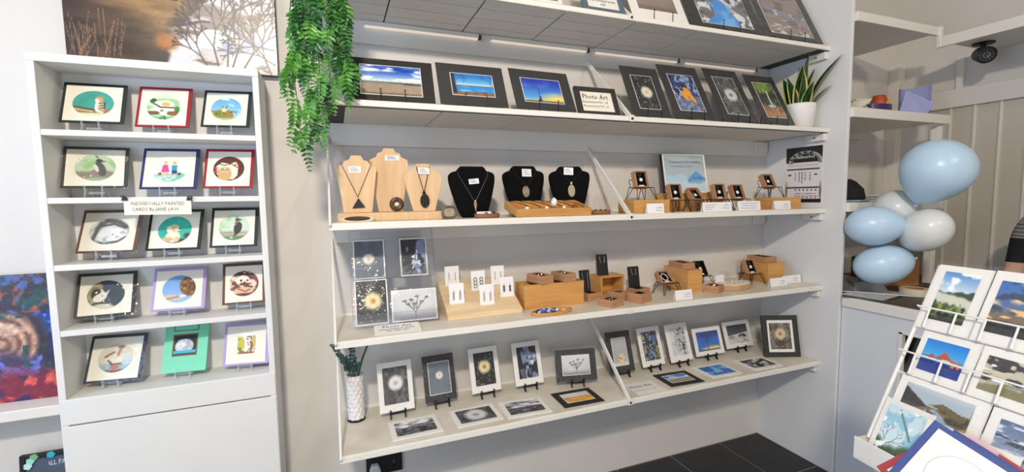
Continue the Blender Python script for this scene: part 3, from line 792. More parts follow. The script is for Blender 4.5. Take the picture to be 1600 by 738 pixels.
# ------------------------------------------------------------------ niche shelves and counter on the right
NS = {'upper': (2.355, 2.40, 3.108), 'middle': (1.886, 1.935, 3.265), 'lower': (1.408, 1.455, 3.25)}
for n, (z0, z1, x1) in NS.items():
    s = thing('alcove_shelf', {'upper': 'highest white alcove shelf right of the partition', 'middle': 'white alcove shelf holding the folded lilac card',
                               'lower': 'white alcove shelf behind the balloons'}[n], 'shelf', (0, 0, z0), group='white alcove shelves')
    box('board', M_TRIM, 2.442, x1, -.465, -.001, .012, z1 - z0, s, bevel=.002)
    box('front_lipping', M_TRIM, 2.442, x1, -.485, -.465, 0, z1 - z0, s, bevel=.002)
    box('side_cleat', M_TRIM, 2.442, 2.46, -.44, -.02, -.03, .012, s)
    box('back_cleat', M_TRIM, 2.462, x1, -.02, -.002, -.03, .012, s)
structure(box('trim_6', M_TRIM, 3.575, 3.6, -.385, -.35, 2.13, 2.32, bevel=.002))
tag(box('dark_strip', M_BLACK, 2.78, 3.10, -.462, -.40, 2.4005, 2.412), 'thin dark strip lying on the highest alcove shelf', 'strip')
structure(box('trim_4', M_TRIM, 3.215, 3.252, -.46, -.42, .97, 1.408, bevel=.002))
structure(box('trim_5', M_TRIM, 3.215, 3.252, -.46, -.42, 1.456, 1.886, bevel=.002))
oc = thing('overhead_shelf', 'long white overhead shelf above the counter with a camera beneath', 'shelf', (3.108, -.49, 2.29))
box('board', M_TRIM, .018, .49, -1.8, .0, .03, .05, oc)
box('fascia', M_TRIM, 0, .018, -1.8, 0, 0, .055, oc, bevel=.002)
box('end_piece', M_TRIM, -.002, .02, -.006, .014, 0, .112, oc, bevel=.002)

M_COUNTER = mat('pale_counter_board', (214, 218, 224), .5, .03, 6)
M_DARKIN = mat('dark_counter_inside', (84, 84, 84), .8, .2, 9)
M_TOP = mat('dark_mottled_worktop', (84, 72, 56), .45, .6, 22)
ct = thing('shop_counter', 'white shop counter running forward from the partition', 'counter', (2.44, -.475, 0))
box('top_edge', M_TRIM, -.012, .012, -1.5, -.001, .918, .968, ct, bevel=.003)
box('worktop', M_TOP, .012, .44, -1.5, -.001, .935, .967, ct)
box('front_panel', M_COUNTER, 0, .02, -.27, -.001, 0, .918, ct)
box('front_panel', M_COUNTER, 0, .02, -1.5, -.62, 0, .918, ct)
box('front_panel', M_COUNTER, 0, .02, -.62, -.27, .842, .918, ct)
box('front_panel', M_COUNTER, 0, .02, -.62, -.27, 0, .5, ct)
box('opening_frame', M_TRIM, -.004, .022, -.276, -.262, .49, .85, ct)
box('opening_frame', M_TRIM, -.004, .022, -.62, -.262, .842, .852, ct)
box('inner_back', M_DARKIN, .3, .31, -1.4, -.1, .05, .918, ct)
box('inner_shelf', M_DARKIN, .022, .3, -1.4, -.1, .48, .5, ct)
box('niche_base', M_TOP, .002, 1.09, .002, .472, .935, .967, ct)
box('niche_front', M_COUNTER, .002, .02, .0005, .004, 0, .935, ct)

# ------------------------------------------------------------------ card and print builders
PAPERS = {'black': mat('black_mount_board', (38, 36, 35), .7, .2, 50), 'white': M_WHITE, 'darkgreen': mat('dark_green_card', (26, 42, 38), .6, .1, 40),
          'red': mat('crimson_card', (152, 28, 40), .6, .1, 40), 'navy': mat('navy_card', (34, 46, 100), .6, .1, 40), 'brown': mat('brown_card', (96, 62, 46), .6, .1, 40),
          'lilac': mat('lilac_card', (176, 154, 206), .6, .06, 40), 'mint': mat('mint_card', (122, 212, 178), .6, .05, 40), 'indigo': mat('dark_indigo_card', (34, 34, 62), .6, .1, 40),
          'blackgreen': mat('bottle_green_card', (20, 34, 32), .6, .1, 40), 'cobalt': mat('cobalt_card', (36, 62, 130), .6, .08, 40), 'slate': mat('slate_blue_frame', (92, 106, 122), .5, .1, 40),
          'charcoal': mat('charcoal_frame', (48, 46, 44), .5, .1, 40), 'pink': mat('dusty_pink_card', (196, 160, 176), .6, .08, 40), 'grey': mat('grey_card', (170, 168, 172), .6, .05, 40)}


def film(w, h, parent, y, over=.006, z0=-.004, seed=0):
    """loose clear sleeve around a card"""
    nx, ny = 9, 9; rs = random.Random(seed)
    vs = []
    for j in range(ny + 1):
        for i in range(nx + 1):
            u, v = i / nx, j / ny
            e = 0 if (i in (0, nx) or j in (0, ny)) else rs.uniform(0, .0012)
            vs.append(((u - .5) * (w + 2 * over), y - e, z0 + v * (h + 2 * over)))
    fs = [(j * (nx + 1) + i, j * (nx + 1) + i + 1, (j + 1) * (nx + 1) + i + 1, (j + 1) * (nx + 1) + i) for j in range(ny) for i in range(nx)]
    MB().add(vs, fs).build('clear_sleeve', M_FILM, parent, smooth=True)


def painted_card(name, label, x, y, z, rot, lean, w, h, paper, paint, orx, orz, ocx=0.0, ocz=0.0, sleeve=False, bord=(.009, .011, .011, .007), group=None):
    c = thing(name, label, 'card', (x, y, z), (-lean, 0, rot), group)
    box('backing', PAPERS[paper], -w / 2, w / 2, 0, .003, 0, h, c)
    l, r, t, b = bord
    box('cream_mount', M_CREAM, -w / 2 + l, w / 2 - r, -.0012, 0, b, h - t, c)
    cx = (l - r) / 2 + ocx; cz = (b + h - t) / 2 + ocz
    oval_picture('oval_painting', paint, orx, orz, c, cx, -.0016, cz)
    ring = [(cx + (orx + .0008) * math.cos(2 * PI * k / 48), -.0014, cz + (orz + .0008) * math.sin(2 * PI * k / 48)) for k in range(48)]
    MB().tube(ring, .0005, 4, closed=True).build('cut_edge', M_WHITE, c)
    if sleeve: film(w, h, c, -.003, seed=int(x * 1000))
    return c


def mounted_print(name, label, x, y, z, rot, lean, w, h, paper, paint, bord, cat='print', line=True, sleeve=False, group=None, thick=.003, nx=None, linemat=None):
    c = thing(name, label, cat, (x, y, z), (-lean, 0, rot), group)
    box('mount', PAPERS[paper], -w / 2, w / 2, 0, thick, 0, h, c)
    l, r, t, b = bord
    pw, ph = w - l - r, h - t - b
    if line: box('bevel_edge', linemat or M_WHITE, -w / 2 + l - .0025, w / 2 - r + .0025, -.0008, 0, b - .0025, h - t + .0025, c)
    picture('photograph', paint, pw, ph, c, (l - r) / 2, -.0012, b, nx=nx)
    if sleeve: film(w, h, c, -.003, seed=int(x * 1000))
    return c


def easel(name, label, x, y, z, rot, lean, rise, sep, m, arm, group=None, wid=.009, thick=.003):
    """small two-armed display easel; the card's bottom edge sits at height rise"""
    e = thing(name, label, 'easel', (x, y, z), (0, 0, rot), group)
    sn, cs = math.sin(lean), math.cos(lean)
    for s in (-1, 1):
        xa = s * sep / 2; b = MB()
        b.strip((.008, rise - .004), (.008 + arm * sn, rise - .004 + arm * cs), wid * .6, xa - thick / 2, xa + thick / 2)     # back arm
        b.strip((.012, rise - .0065), (-.010, rise - .0065), wid * .7, xa - thick / 2, xa + thick / 2)       # ledge
        b.strip((-.0085, rise - .008), (-.011, rise + .011), wid * .55, xa - thick / 2, xa + thick / 2)      # front hook
        b.strip((-.004, rise - .008), (-.016, .0015), wid * .8, xa - thick / 2, xa + thick / 2)               # front foot
        b.strip((.014 + .45 * arm * sn, rise + .3 * arm * cs), (min(.06, .03 + arm * .3), .0015), wid * .6, xa - thick / 2, xa + thick / 2)  # rear leg
        b.build('side_arm', m, e)
    MB().box(-sep / 2, sep / 2, .014, .017, rise * .35, rise * .35 + .008).build('crossbar', m, e)
    return e


# ------------------------------------------------------------------ fifteen painted cards in the bookcase
CARDS = [
    (-.752, -.102, 1.770, -.031, .378, .175, .151, 'darkgreen', p_cat, 0.056, 0.048, 'dark green bordered card of a cat sitting on a log', 0),
    (-.558, -.101, 1.765, -.090, .389, .162, .160, 'red', p_goose, 0.051, 0.049, 'red bordered card with a pale goose among leaves', 0),
    (-.368, -.102, 1.773, -.130, .420, .158, .155, 'darkgreen', p_fawn, 0.05, 0.047, 'dark green bordered card of a fawn in a bush under blue sky', 0),
    (-.760, -.100, 1.555, .060, .371, .177, .152, 'blackgreen', p_puffin, 0.055, 0.049, 'dark bordered sleeved card of a grey bird facing away', 1),
    (-.554, -.100, 1.551, -.066, .421, .173, .160, 'navy', p_children, 0.055, 0.051, 'navy bordered card of a girl in pink and a boy in blue', 0),
    (-.372, -.100, 1.553, -.103, .410, .163, .160, 'red', p_owl, 0.051, 0.0495, 'red bordered card of an owl in a hollow tree', 0),
    (-.746, -.099, 1.335, -.200, .408, .184, .157, 'brown', p_sheep, 0.061, 0.048, 'brown bordered sleeved card of a dark bare tree over snow', 1),
    (-.554, -.099, 1.334, -.135, .406, .172, .155, 'blackgreen', p_puppy, 0.053, 0.051, 'dark bordered card of a cream puppy on teal', 0),
    (-.366, -.099, 1.335, -.089, .390, .157, .156, 'blackgreen', p_lapwing, 0.051, 0.05, 'dark bordered card of a dark crested bird on pale green', 0),
    (-.764, -.099, 1.115, .057, .440, .165, .158, 'blackgreen', p_rabbit, 0.0517, 0.051, 'dark bordered card of a white rabbit on slate blue', 1),
    (-.553, -.099, 1.116, -.060, .418, .166, .158, 'lilac', p_hare, 0.052, 0.051, 'lilac bordered card of a brown furry animal under blue sky', 0),
    (-.343, -.099, 1.119, .004, .382, .144, .158, 'brown', p_hedgehog, 0.049, 0.049, 'brown bordered card of a curled hedgehog', 0),
    (-.759, -.100, .883, -.143, .450, .172, .164, 'indigo', p_ducks, 0.053, 0.05, 'dark indigo bordered card of brown birds in shiny film', 1),
    None,
    (-.351, -.100, .883, -.140, .352, .156, .158, 'lilac', p_meerkat, 0.046, 0.042, 'lilac bordered card of a meerkat between green plants', 0)]
EASEL_OF = ['cat', 'goose', 'fawn', 'grey bird', 'two children', 'owl', 'bare tree', 'puppy', 'crested bird', 'white rabbit', 'brown furry animal', 'hedgehog', 'brown birds', 'sleeping kitten', 'meerkat']
for i, c in enumerate(CARDS):
    if c:
        x, y, z, rot, lean, w, h, paper, paint, orx, orz, label, slv = c
        painted_card('greeting_card', label, x, y, z, rot, lean, w, h, paper, paint, orx, orz, sleeve=bool(slv), group='painted cards in the bookcase')
    else:
        x, y, z, rot, lean, w, h = -.55, -.099, .885, -.091, .425, .141, .186
        g = thing('greeting_card', 'mint green card with a sleeping white kitten in a gold window', 'card', (x, y, z), (-lean, 0, rot), 'painted cards in the bookcase')
        box('backing', PAPERS['mint'], -w / 2, w / 2, 0, .003, 0, h, g)
        M_GOLD = mat('brown_gold_border', (120, 92, 52), .5, .2, 60)
        box('window_border', M_GOLD, -.043, .037, -.0008, 0, .058, .138, g)
        picture('window_painting', p_kitten, .071, .070, g, -.003, -.0013, .063)
        box('window_border', M_GOLD, -.043, .037, -.0008, 0, .150, .180, g)
        box('blank_window', PAPERS['mint'], -.040, .034, -.0012, -.0008, .153, .177, g)
    easel('acrylic_easel', 'clear acrylic easel holding the %s card' % EASEL_OF[i], x, y, CZ[i // 3] + .0005, rot, lean, z - CZ[i // 3] - .0005, .045, M_ACRYL, .075, 'clear acrylic easels in the bookcase', .010, .004)

# price notice clipped on the bookcase shelf edge
n = thing('price_notice', 'white paper notice clipped to the bookcase shelf edge', 'notice', (-.565, -.1735, 1.462), (0, .01, 0))
box('paper', M_CREAM, -.094, .094, -.0006, 0, 0, .053, n)
text('INDIVIDUALLY PAINTED', .0165, M_INK, n, 0, -.0009, .032, sx=.84)
text('CARDS By JANE £4.00', .0165, M_INK, n, -.008, -.0009, .013, sx=.84)
for s in (-1, 1):
    b = MB().prism([(-.009, -.004), (.009, -.004), (.005, .007), (-.005, .007)], -.004, .003)
    b.tube([(s * -.006, -.002, .006), (s * .003, -.003, .011), (s * .010, -.002, .007)], .0018)
    b.build('clip', M_BLACK, n, (s * .09, -.001, .052))

# ------------------------------------------------------------------ canvases and chalk board at the far left
def canvas(label, paint, x0, x1, z0, h, y, lean, nx):
    w = x1 - x0
    c = thing('canvas_print', label, 'canvas', ((x0 + x1) / 2, y, z0), (-lean, 0, 0))
    box('stretcher', mat('canvas_cloth', (120, 116, 112), .8, .5, 45, .2), -w / 2, w / 2, .0005, .034, 0, h, c)
    picture('canvas_image', paint, w, h, c, 0, 0, 0, nx=nx, ny=int(nx * h / w))
    return c


canvas('large canvas of a snowy river bank above the bookcase', ph_river, -.828, -.192, 1.985, .37, -.036, 0, 240)
canvas('dark colourful canvas of a cave standing on the white ledge', ph_cave, -1.25, -.885, .8435, .425, -.062, .05, 150)
cb = thing('chalkboard', 'small black framed chalkboard with flower stickers below the ledge', 'chalkboard', (-.962, -.105, .0), (-.09, 0, 0))
M_SLATE = mat('chalk_slate', (74, 88, 108), .7, .25, 18)
box('slate', M_SLATE, -.07, .07, -.002, .004, .03, .634, cb)
for a in ((-.084, -.07, .0, .65), (.07, .084, 0, .65), (-.07, .07, .634, .65), (-.07, .07, .0, .03)):
    box('frame_rail', M_BLACK, a[0], a[1], -.008, .008, a[2], a[3], cb, bevel=.001)
M_CHALK = mat('white_chalk', (226, 230, 236), .9, .2, 200)
text('ALL PAWS', .024, M_CHALK, cb, .024, -.003, .602, sx=.72, rot=(PI / 2, 0, -.03))
for (x, z, col) in ((-.055, .628, (150, 214, 196)), (-.045, .64, (110, 176, 120)), (.0, .64, (40, 170, 186)), (.058, .634, (206, 214, 160)), (-.062, .612, (190, 226, 216))):
    b = MB()
    for t in range(5): b.lathe([(0, 0), (.006, 0), (.006, .001), (0, .0015)], 10, Matrix.Translation((x + .006 * math.cos(t * 1.256), -.008, z + .006 * math.sin(t * 1.256))) @ Matrix.Rotation(PI / 2, 4, 'X'))
    b.build('flower_sticker', mat('sticker_%d' % sum(col), col, .5, .1, 60), cb)

# ------------------------------------------------------------------ prints leaning on the second shelf
z2 = 1.843
G2 = 'mounted prints leaning on the upper shelf'
P2 = [(.202, -.335, -.022, .408, .308, .177, ph_beach, (.047, .047, .030, .024), 'black mounted print of a sandy beach under cloudy blue sky'),
      (.509, -.342, .002, .447, .270, .190, ph_lake, (.053, .050, .045, .045), 'black mounted print of a blue lake framed by branches'),
      (.812, -.343, .042, .466, .272, .197, ph_mast, (.045, .050, .045, .036), 'black mounted print of a mast against blue sunburst sky'),
      (1.329, -.346, .014, .449, .206, .270, dandelion((34, 34, 36), (240, 234, 214), (226, 190, 130), .55, .5, .27, True, 60, (225, 222, 214)), (.046, .046, .05, .04), 'black mounted print of a yellowish dandelion with water drops'),
      (1.564, -.355, 0, .492, .236, .312, ph_leaves, (.044, .044, .056, .044), 'black mounted print of orange leaves on blue pebbles'),
      (1.852, -.347, .016, .498, .224, .326, dandelion((66, 64, 64), (228, 226, 224), (120, 116, 112), .55, .52, .28, True, 70, (200, 200, 200), .3, (96, 94, 94)), (.044, .044, .052, .044), 'black mounted black and white print of a large dandelion'),
      (2.103, -.352, .019, .486, .216, .308, ph_fall, (.042, .040, .050, .040), 'black mounted print of a woodland waterfall')]
SP2 = ['beach', 'lake', 'sunburst mast', 'yellowish dandelion', 'orange leaves', 'grey dandelion', 'waterfall']


def wire_easel(label, x, y, z, rot, lean, rise, sep, group):
    e = thing('wire_easel', label, 'easel', (x, y, z), (0, 0, rot), group)
    for s in (-1, 1):
        xa = s * sep / 2
        MB().tube([(xa, -.011, rise + .036), (xa, -.011, .004), (xa, -.008, .0018), (xa, .09, .0018), (xa, .088, .004), (xa, .008 + .12 * math.sin(lean) + .004, rise + .12 * math.cos(lean))], .0018, 6).build('wire_side', M_BLACKM, e)
        MB().lathe([(0, 0), (.003, .001), (.003, .004), (0, .005)], 8).build('prong_tip', M_BLACKM, e, (xa, -.011, rise + .034))
    MB().tube([(-sep / 2, .03, .002), (sep / 2, .03, .002)], .0018, 6).build('crossbar', M_BLACKM, e)


for k, (x, y, rot, lean, w, h, paint, bord, label) in enumerate(P2):
    mounted_print('mounted_print', label, x, y, z2 + .012, rot, lean, w, h, 'black', paint, bord, group=G2, sleeve=(k > 0), nx=60)
    wire_easel('black wire easel propping the %s print' % SP2[k], x, y, z2 + .0005, rot, lean, .0115, .085 if w > .25 else .075, 'black wire easels on the upper shelves')

# framed "Photo Art" notice
sgn = thing('framed_notice', 'small black framed notice lettered Photo Art on the upper shelf', 'notice', (1.058, -.344, z2 + .001), (-.407, 0, -.009))
w, h = .201, .138
for a in ((-w / 2, -w / 2 + .022, 0, h), (w / 2 - .022, w / 2, 0, h), (-w / 2 + .022, w / 2 - .022, 0, .018), (-w / 2 + .022, w / 2 - .022, h - .02, h)):
    box('frame_rail', PAPERS['charcoal'], a[0], a[1], -.006, .01, a[2], a[3], sgn, bevel=.001)
box('paper', M_CREAM, -w / 2 + .02, w / 2 - .02, .001, .003, .016, h - .018, sgn)
text('Photo Art', .034, M_INK, sgn, -.068, -.0004, .082, 'LEFT', sx=.9)
text('Mounted prints 8"x6" - £8', .0145, M_INK, sgn, -.072, -.0004, .062, 'LEFT', sx=.8)
text('Mounted prints 5"x7" - £7', .0145, M_INK, sgn, -.070, -.0004, .042, 'LEFT', sx=.8)
box('strut', PAPERS['charcoal'], -.02, .02, .01, .014, .02, .1, sgn)

# ------------------------------------------------------------------ larger prints on the topmost shelf (only their lower parts in view)
z1 = 2.262
T1 = [(.70, .36, .27, 'white', ph_grey, (.02, .02, .02, .012), 'pale mounted print beside the slate framed notice on the top shelf', -.345),
      (1.374, .30, .34, 'white', ph_grey, (.045, .045, .05, .055), 'white mounted grey print on the top shelf', -.340),
      (1.758, .45, .36, 'black', ph_pool, (.075, .065, .05, .028), 'dark mounted print of a bright blue pool among icy rocks', -.350),
      (2.185, .395, .33, 'black', ph_stream, (.05, .055, .045, .03), 'dark mounted print of a brown stony stream at the end of the top shelf', -.356)]
for k, (x, w, h, paper, paint, bord, label, y) in enumerate(T1):
    mounted_print('mounted_print', label, x, y, z1 + .012, -.01, .46, w, h, paper if paper == 'white' else 'black', paint, bord, group='large prints on the top shelf', nx=60, sleeve=(k > 1))
    wire_easel('black wire easel under the %s' % ['pale print', 'white mounted grey print', 'blue pool print', 'stony stream print'][k], x, y, z1 + .0005, 0, .46, .0115, .10, 'black wire easels on the upper shelves')
sg = thing('framed_notice', 'slate blue framed notice about large prints on the top shelf', 'notice', (1.078, -.349, z1 + .001), (-.42, 0, 0))
w, h = .2, .26
for a in ((-w / 2, -w / 2 + .022, 0, h), (w / 2 - .022, w / 2, 0, h), (-w / 2 + .022, w / 2 - .022, 0, .022), (-w / 2 + .022, w / 2 - .022, h - .022, h)):
    box('frame_rail', PAPERS['slate'], a[0], a[1], -.006, .01, a[2], a[3], sg, bevel=.001)
box('paper', M_WHITE, -w / 2 + .02, w / 2 - .02, .001, .003, .02, h - .02, sg)
text('large mounted prints', .018, M_INK, sg, 0, -.0004, .062, sx=.85)
text('£25', .018, M_INK, sg, 0, -.0004, .042, sx=.9)

# ------------------------------------------------------------------ lowest shelf: standing prints, flat prints
z5 = .5957
G5 = 'small mounted prints standing on the lowest shelf'
D = [(.200, -.154, .049, .303, .142, .201, 'white', dandelion((62, 60, 58), (232, 230, 226), (170, 166, 160), .5, .56, .29, True, 0, bg2=(104, 102, 100), bgn=.3), (.020, .020, .022, .030), 'white mounted grey dandelion print nearest the white vase', 1),
     (.391, -.132, .063, .304, .141, .198, 'black', dandelion((104, 114, 122), (232, 226, 214), (206, 176, 140), .5, .58, .17, True, 0, bgn=.12), (.024, .024, .032, .032), 'black mounted print of a small dandelion on slate grey', 1),
     (.604, -.117, .044, .302, .141, .198, 'white', dandelion((20, 20, 20), (236, 222, 170), (170, 110, 60), .5, .56, .3, False, 70, (210, 210, 206), .3), (.022, .022, .022, .030), 'white mounted print of a creamy dandelion on black', 1),
     (.817, -.118, .014, .304, .143, .197, 'white', ph_ice, (.022, .022, .022, .030), 'white mounted print of icy leaves on black', 1),
     (1.041, -.169, -.211, .297, .202, .149, 'black', ph_seed, (.034, .034, .030, .030), 'black mounted print of dried seed heads on pale grey', 1),
     (1.307, -.161, -.017, .315, .144, .202, 'black', ph_flower, (.032, .032, .034, .034), 'black mounted print of a pale yellow flower', 1),
     (1.507, -.150, .038, .326, .143, .198, 'white', ph_hedge, (.022, .022, .022, .028), 'white mounted print of a dark leafy hedge', 1),
     (1.687, -.153, .033, .328, .149, .197, 'white', ph_tree, (.024, .024, .022, .030), 'white mounted print of tree branches on grey', 1),
     (1.899, -.136, -.016, .320, .196, .150, 'white', ph_bridge, (.022, .022, .022, .024), 'white mounted print of a bridge tower at blue dusk', 1),
     (2.152, -.103, -.004, .319, .203, .150, 'white', ph_shore, (.026, .026, .022, .024), 'white mounted black and white print of a shoreline', 1)]
SP5 = ['grey dandelion by the vase', 'slate grey dandelion', 'creamy dandelion', 'icy leaves', 'seed heads', 'pale yellow flower', 'dark hedge', 'tree branches', 'bridge dusk', 'shoreline']
for k, (x, y, rot, lean, w, h, paper, paint, bord, label, slv) in enumerate(D):
    mounted_print('mounted_print', label, x, y, .622, rot, lean, w, h, paper, paint, bord, group=G5, sleeve=bool(slv), line=(paper == 'black'))
    easel('display_easel', 'small black easel under the %s print' % SP5[k], x, y, z5, rot, lean, .0263, .06, M_BLACK, .09, 'small black easels on the lowest shelf', .014, .006)
fr = thing('picture_frame', 'charcoal framed brownish dandelion photo against the partition', 'picture frame', (2.29, -.262, z5), (-.24, 0, -.37))
w, h = .199, .229
for a in ((-w / 2, -w / 2 + .026, 0, h), (w / 2 - .026, w / 2, 0, h), (-w / 2 + .026, w / 2 - .026, 0, .026), (-w / 2 + .026, w / 2 - .026, h - .026, h)):
    box('frame_rail', PAPERS['charcoal'], a[0], a[1], -.008, .010, a[2], a[3], fr, bevel=.0015)
box('white_mount', M_WHITE, -w / 2 + .024, w / 2 - .024, 0, .004, .024, h - .024, fr)
picture('photograph', dandelion((84, 78, 70), (214, 190, 156), (150, 110, 76), .5, .58, .26, False, 60, (214, 210, 200), .35, (120, 112, 100)), .118, .144, fr, 0, -.0005, .042)
box('strut', PAPERS['charcoal'], -.02, .02, .010, .014, .03, .15, fr)
F5 = [(.253, -.270, .028, .194, .150, 'white', ph_moor, 'white bordered grey moorland print lying nearest the shelf end'),
      (.505, -.267, .016, .193, .152, 'white', dandelion((50, 50, 52), (226, 226, 224), (150, 150, 150), .5, .5, .3, False, 0, bg2=(90, 90, 90), bgn=.3), 'white bordered dandelion print lying flat on the lowest shelf'),
      (.720, -.279, -.045, .196, .152, 'white', ph_moor, 'white bordered cloudy landscape print lying beside the flat dandelion print'),
      (.978, -.281, -.026, .196, .150, 'black', ph_field, 'black bordered print of a golden field lying flat'),
      (1.545, -.284, -.054, .193, .150, 'black', ph_beach, 'black bordered blue sky beach print lying flat'),
      (1.799, -.278, -.040, .190, .150, 'white', ph_blue, 'white bordered bright blue print lying flat'),
      (2.077, -.285, -.023, .192, .147, 'white', ph_rocks, 'white bordered black and white rock print lying flat')]
for (x, y, rot, w, h, paper, paint, label) in F5:
    b = .020 if paper == 'white' else .032
    ox, oy = math.sin(rot) * h / 2, -math.cos(rot) * h / 2
    mounted_print('flat_print', label, x + ox, y + oy, z5 + .0036, rot, PI / 2, w, h, paper, paint, (b, b, b, b + .002), group='prints lying flat on the lowest shelf', line=(paper == 'black'), sleeve=False)
nt_ = thing('paper_sign', 'white paper sign lettered Photo Art lying on the lowest shelf', 'sign', (1.325, -.372, z5 + .0012), (-PI / 2, 0, -.024))
box('paper', M_WHITE, -.078, .078, 0, .0006, 0, .128, nt_)
text('Photo Art', .034, M_BLUEINK, nt_, -.07, -.0004, .074, 'LEFT', sx=.86, bold=.0004)
text('Mounted prints 8" x 6" - £8', .0125, M_INK, nt_, -.07, -.0004, .04, 'LEFT', sx=.82)

# ------------------------------------------------------------------ jewellery shelf (third shelf)
z3 = 1.4247
z4 = 1.0117
M_WOOD = mat('pale_pine', (222, 188, 146), .5, .2, 7, .05, stretch=(7, 7, .5), rgb2=(204, 168, 126))
M_PINE = mat('light_pine_block', (232, 208, 170), .5, .2, 7, .05, stretch=(.6, 7, 7), rgb2=(216, 186, 144))
M_BAMBOO = mat('bamboo', (210, 158, 92), .4, .2, 7, .03, stretch=(.7, .7, 9), rgb2=(192, 138, 76))
M_KRAFT = mat('kraft_box', (182, 134, 96), .75, .1, 50, .05)
M_VELVET = mat('black_velvet', (10, 10, 11), .95, .3, 120, .1, spec=.15)
M_CORD = mat('dark_cord', (44, 34, 30), .8, .2, 80)
M_SILVER = mat('silver', (216, 216, 214), .25, .05, 60, metal=.9)
M_PEARL = mat('white_enamel', (238, 236, 232), .3, .03, 60)
M_ONYX = mat('black_stone', (22, 18, 18), .2, .3, 30)
M_BROWNSTONE = mat('banded_brown_stone', (92, 66, 46), .3, .5, 14, kind='wave')
M_SHELLC = mat('mottled_shell', (150, 134, 100), .3, .6, 60)
M_TAN = mat('tan_wood_dish', (140, 92, 60), .5, .25, 20)
M_TAG = mat('price_tag_paper', (236, 236, 238), .7, .03, 60)


def ellipse_plate(mb, cx, cy, z0, z1, rx, ry, n=32, M=None):
    vs = [(cx + rx * math.cos(2 * PI * k / n), cy + ry * math.sin(2 * PI * k / n), z) for z in (z0, z1) for k in range(n)]
    return mb.add(vs, [tuple(range(n - 1, -1, -1)), tuple(range(n, 2 * n))] + [(k, (k + 1) % n, (k + 1) % n + n, k + n) for k in range(n)], M)


def dish(mb, rx, ry, h, wall=.004, n=36):
    """open oval dish"""
    P = [(1.0 * .94, 0), (1, .25 * h), (1, h), (1 - wall / rx, h), (1 - wall / rx, wall), (0.001, wall)]
    vs = []
    for s, z in P: vs += [(rx * s * math.cos(2 * PI * k / n), ry * s * math.sin(2 * PI * k / n), z) for k in range(n)]
    fs = [tuple(range(n - 1, -1, -1))]
    for i in range(len(P) - 1): fs += [(i * n + k, i * n + (k + 1) % n, (i + 1) * n + (k + 1) % n, (i + 1) * n + k) for k in range(n)]
    return mb.add(vs, fs)


# wooden base with three wooden necklace busts
wb = box('bust_plinth', M_WOOD, .0, .385, -.305, -.20, z3, z3 + .030, bevel=.002)
tag(wb, 'long pale wooden plinth under the three wooden busts', 'plinth')


def bust_outline(w, h, half):
    a = w / 2
    R_ = [(q[0] * a, q[1] * h) for q in half]
    return R_ + [(-q[0], q[1]) for q in reversed(R_)]


BH1 = [(.70, 0), (.97, .70), (1, .79), (.66, .85), (.57, .90), (.36, .925), (.25, 1)]
BH2 = [(.62, 0), (1, .71), (.98, .82), (.66, .86), (.57, .925), (.36, .94), (.26, 1)]
BH3 = [(.56, 0), (1, .69), (.96, .75), (.72, .845), (.47, .905), (.32, 1)]


def pendant_cord(parent, x, z_top, z_bot, spread, y, m=M_CORD, r=.0011, part='cord'):
    b = MB()
    for s in (-1, 1): b.tube([(x + s * spread, y + .006, z_top + .012), (x + s * spread, y - .001, z_top), (x + s * spread * .45, y - .0022, (z_top * .45 + z_bot * .55)), (x, y - .0025, z_bot)], r, 6)
    return b.build(part, m, parent)


def tagcard(parent, x, y, z, w, h, rot=0.0):
    o = MB().box(-w / 2, w / 2, -.0008, 0, -h / 2, h / 2).build('price_tag', M_TAG, parent, (x, y, z), (0, rot, 0))
    b = MB()
    for k in range(3): b.box(-w * .36, w * (.1 + .12 * ((k * 7) % 3)), -.0012, -.0008, h * (.24 - .24 * k), h * (.24 - .24 * k) + .0016)
    b.build('tag_writing', M_INK, o)
    return o


b1 = thing('wooden_bust', 'wooden necklace bust with a black triangle pendant', 'necklace bust', (.072, -.262, z3 + .0305), (-.07, 0, 0), 'wooden necklace busts')
MB().prism(bust_outline(.143, .212, BH1), 0, .013).build('body', M_WOOD, b1, bevel=.0015)
pendant_cord(b1, 0, .178, .058, .052, 0)
MB().prism([(-.023, 0), (.023, .003), (.0, .038)], -.006, -.001).build('pendant', M_ONYX, b1, (.002, 0, .016), bevel=.001)
tagcard(b1, -.006, -.0006, .160, .043, .024)
b2 = thing('wooden_bust', 'tallest wooden bust with a ring-shaped stone pendant', 'necklace bust', (.194, -.222, z3 + .0305), (-.05, 0, 0), 'wooden necklace busts')
o = bust_outline(.145, .245, BH2)
MB().prism(o, 0, .013).build('body', M_WOOD, b2, bevel=.0015)
ring = MB(); ring.tube([(.0 + .019 * math.cos(2 * PI * k / 28), -.005, .019 * math.sin(2 * PI * k / 28)) for k in range(28)], .0085, 10, closed=True)
ring.build('ring_pendant', M_BROWNSTONE, b2, (.022, 0, .029), smooth=True)
MB().lathe([(0, -.002), (.006, -.002), (.006, .002), (0, .003)], 16, Matrix.Rotation(PI / 2, 4, 'X')).build('bead', M_PEARL, b2, (.022, -.005, .029))
tagcard(b2, .012, -.0006, .208, .054, .019, -.03)
b3 = thing('wooden_bust', 'shortest wooden bust with an oval dark stone pendant', 'necklace bust', (.317, -.262, z3 + .0305), (-.07, 0, 0), 'wooden necklace busts')
MB().prism(bust_outline(.151, .184, BH3), 0, .013).build('body', M_WOOD, b3, bevel=.0015)
pendant_cord(b3, 0, .170, .072, .025, 0, r=.0015)
ellipse_plate(MB(), 0, 0, 0, .006, .018, .027, M=Matrix.Rotation(PI / 2, 4, 'X')).build('pendant', M_BROWNSTONE if False else mat('dark_agate', (46, 40, 36), .2, .6, 26, kind='wave'), b3, (.002, -.001, .040), bevel=.0015)
MB().box(-.006, .006, -.006, -.001, 0, .012).build('bail', M_ONYX, b3, (.0, 0, .064), bevel=.001)
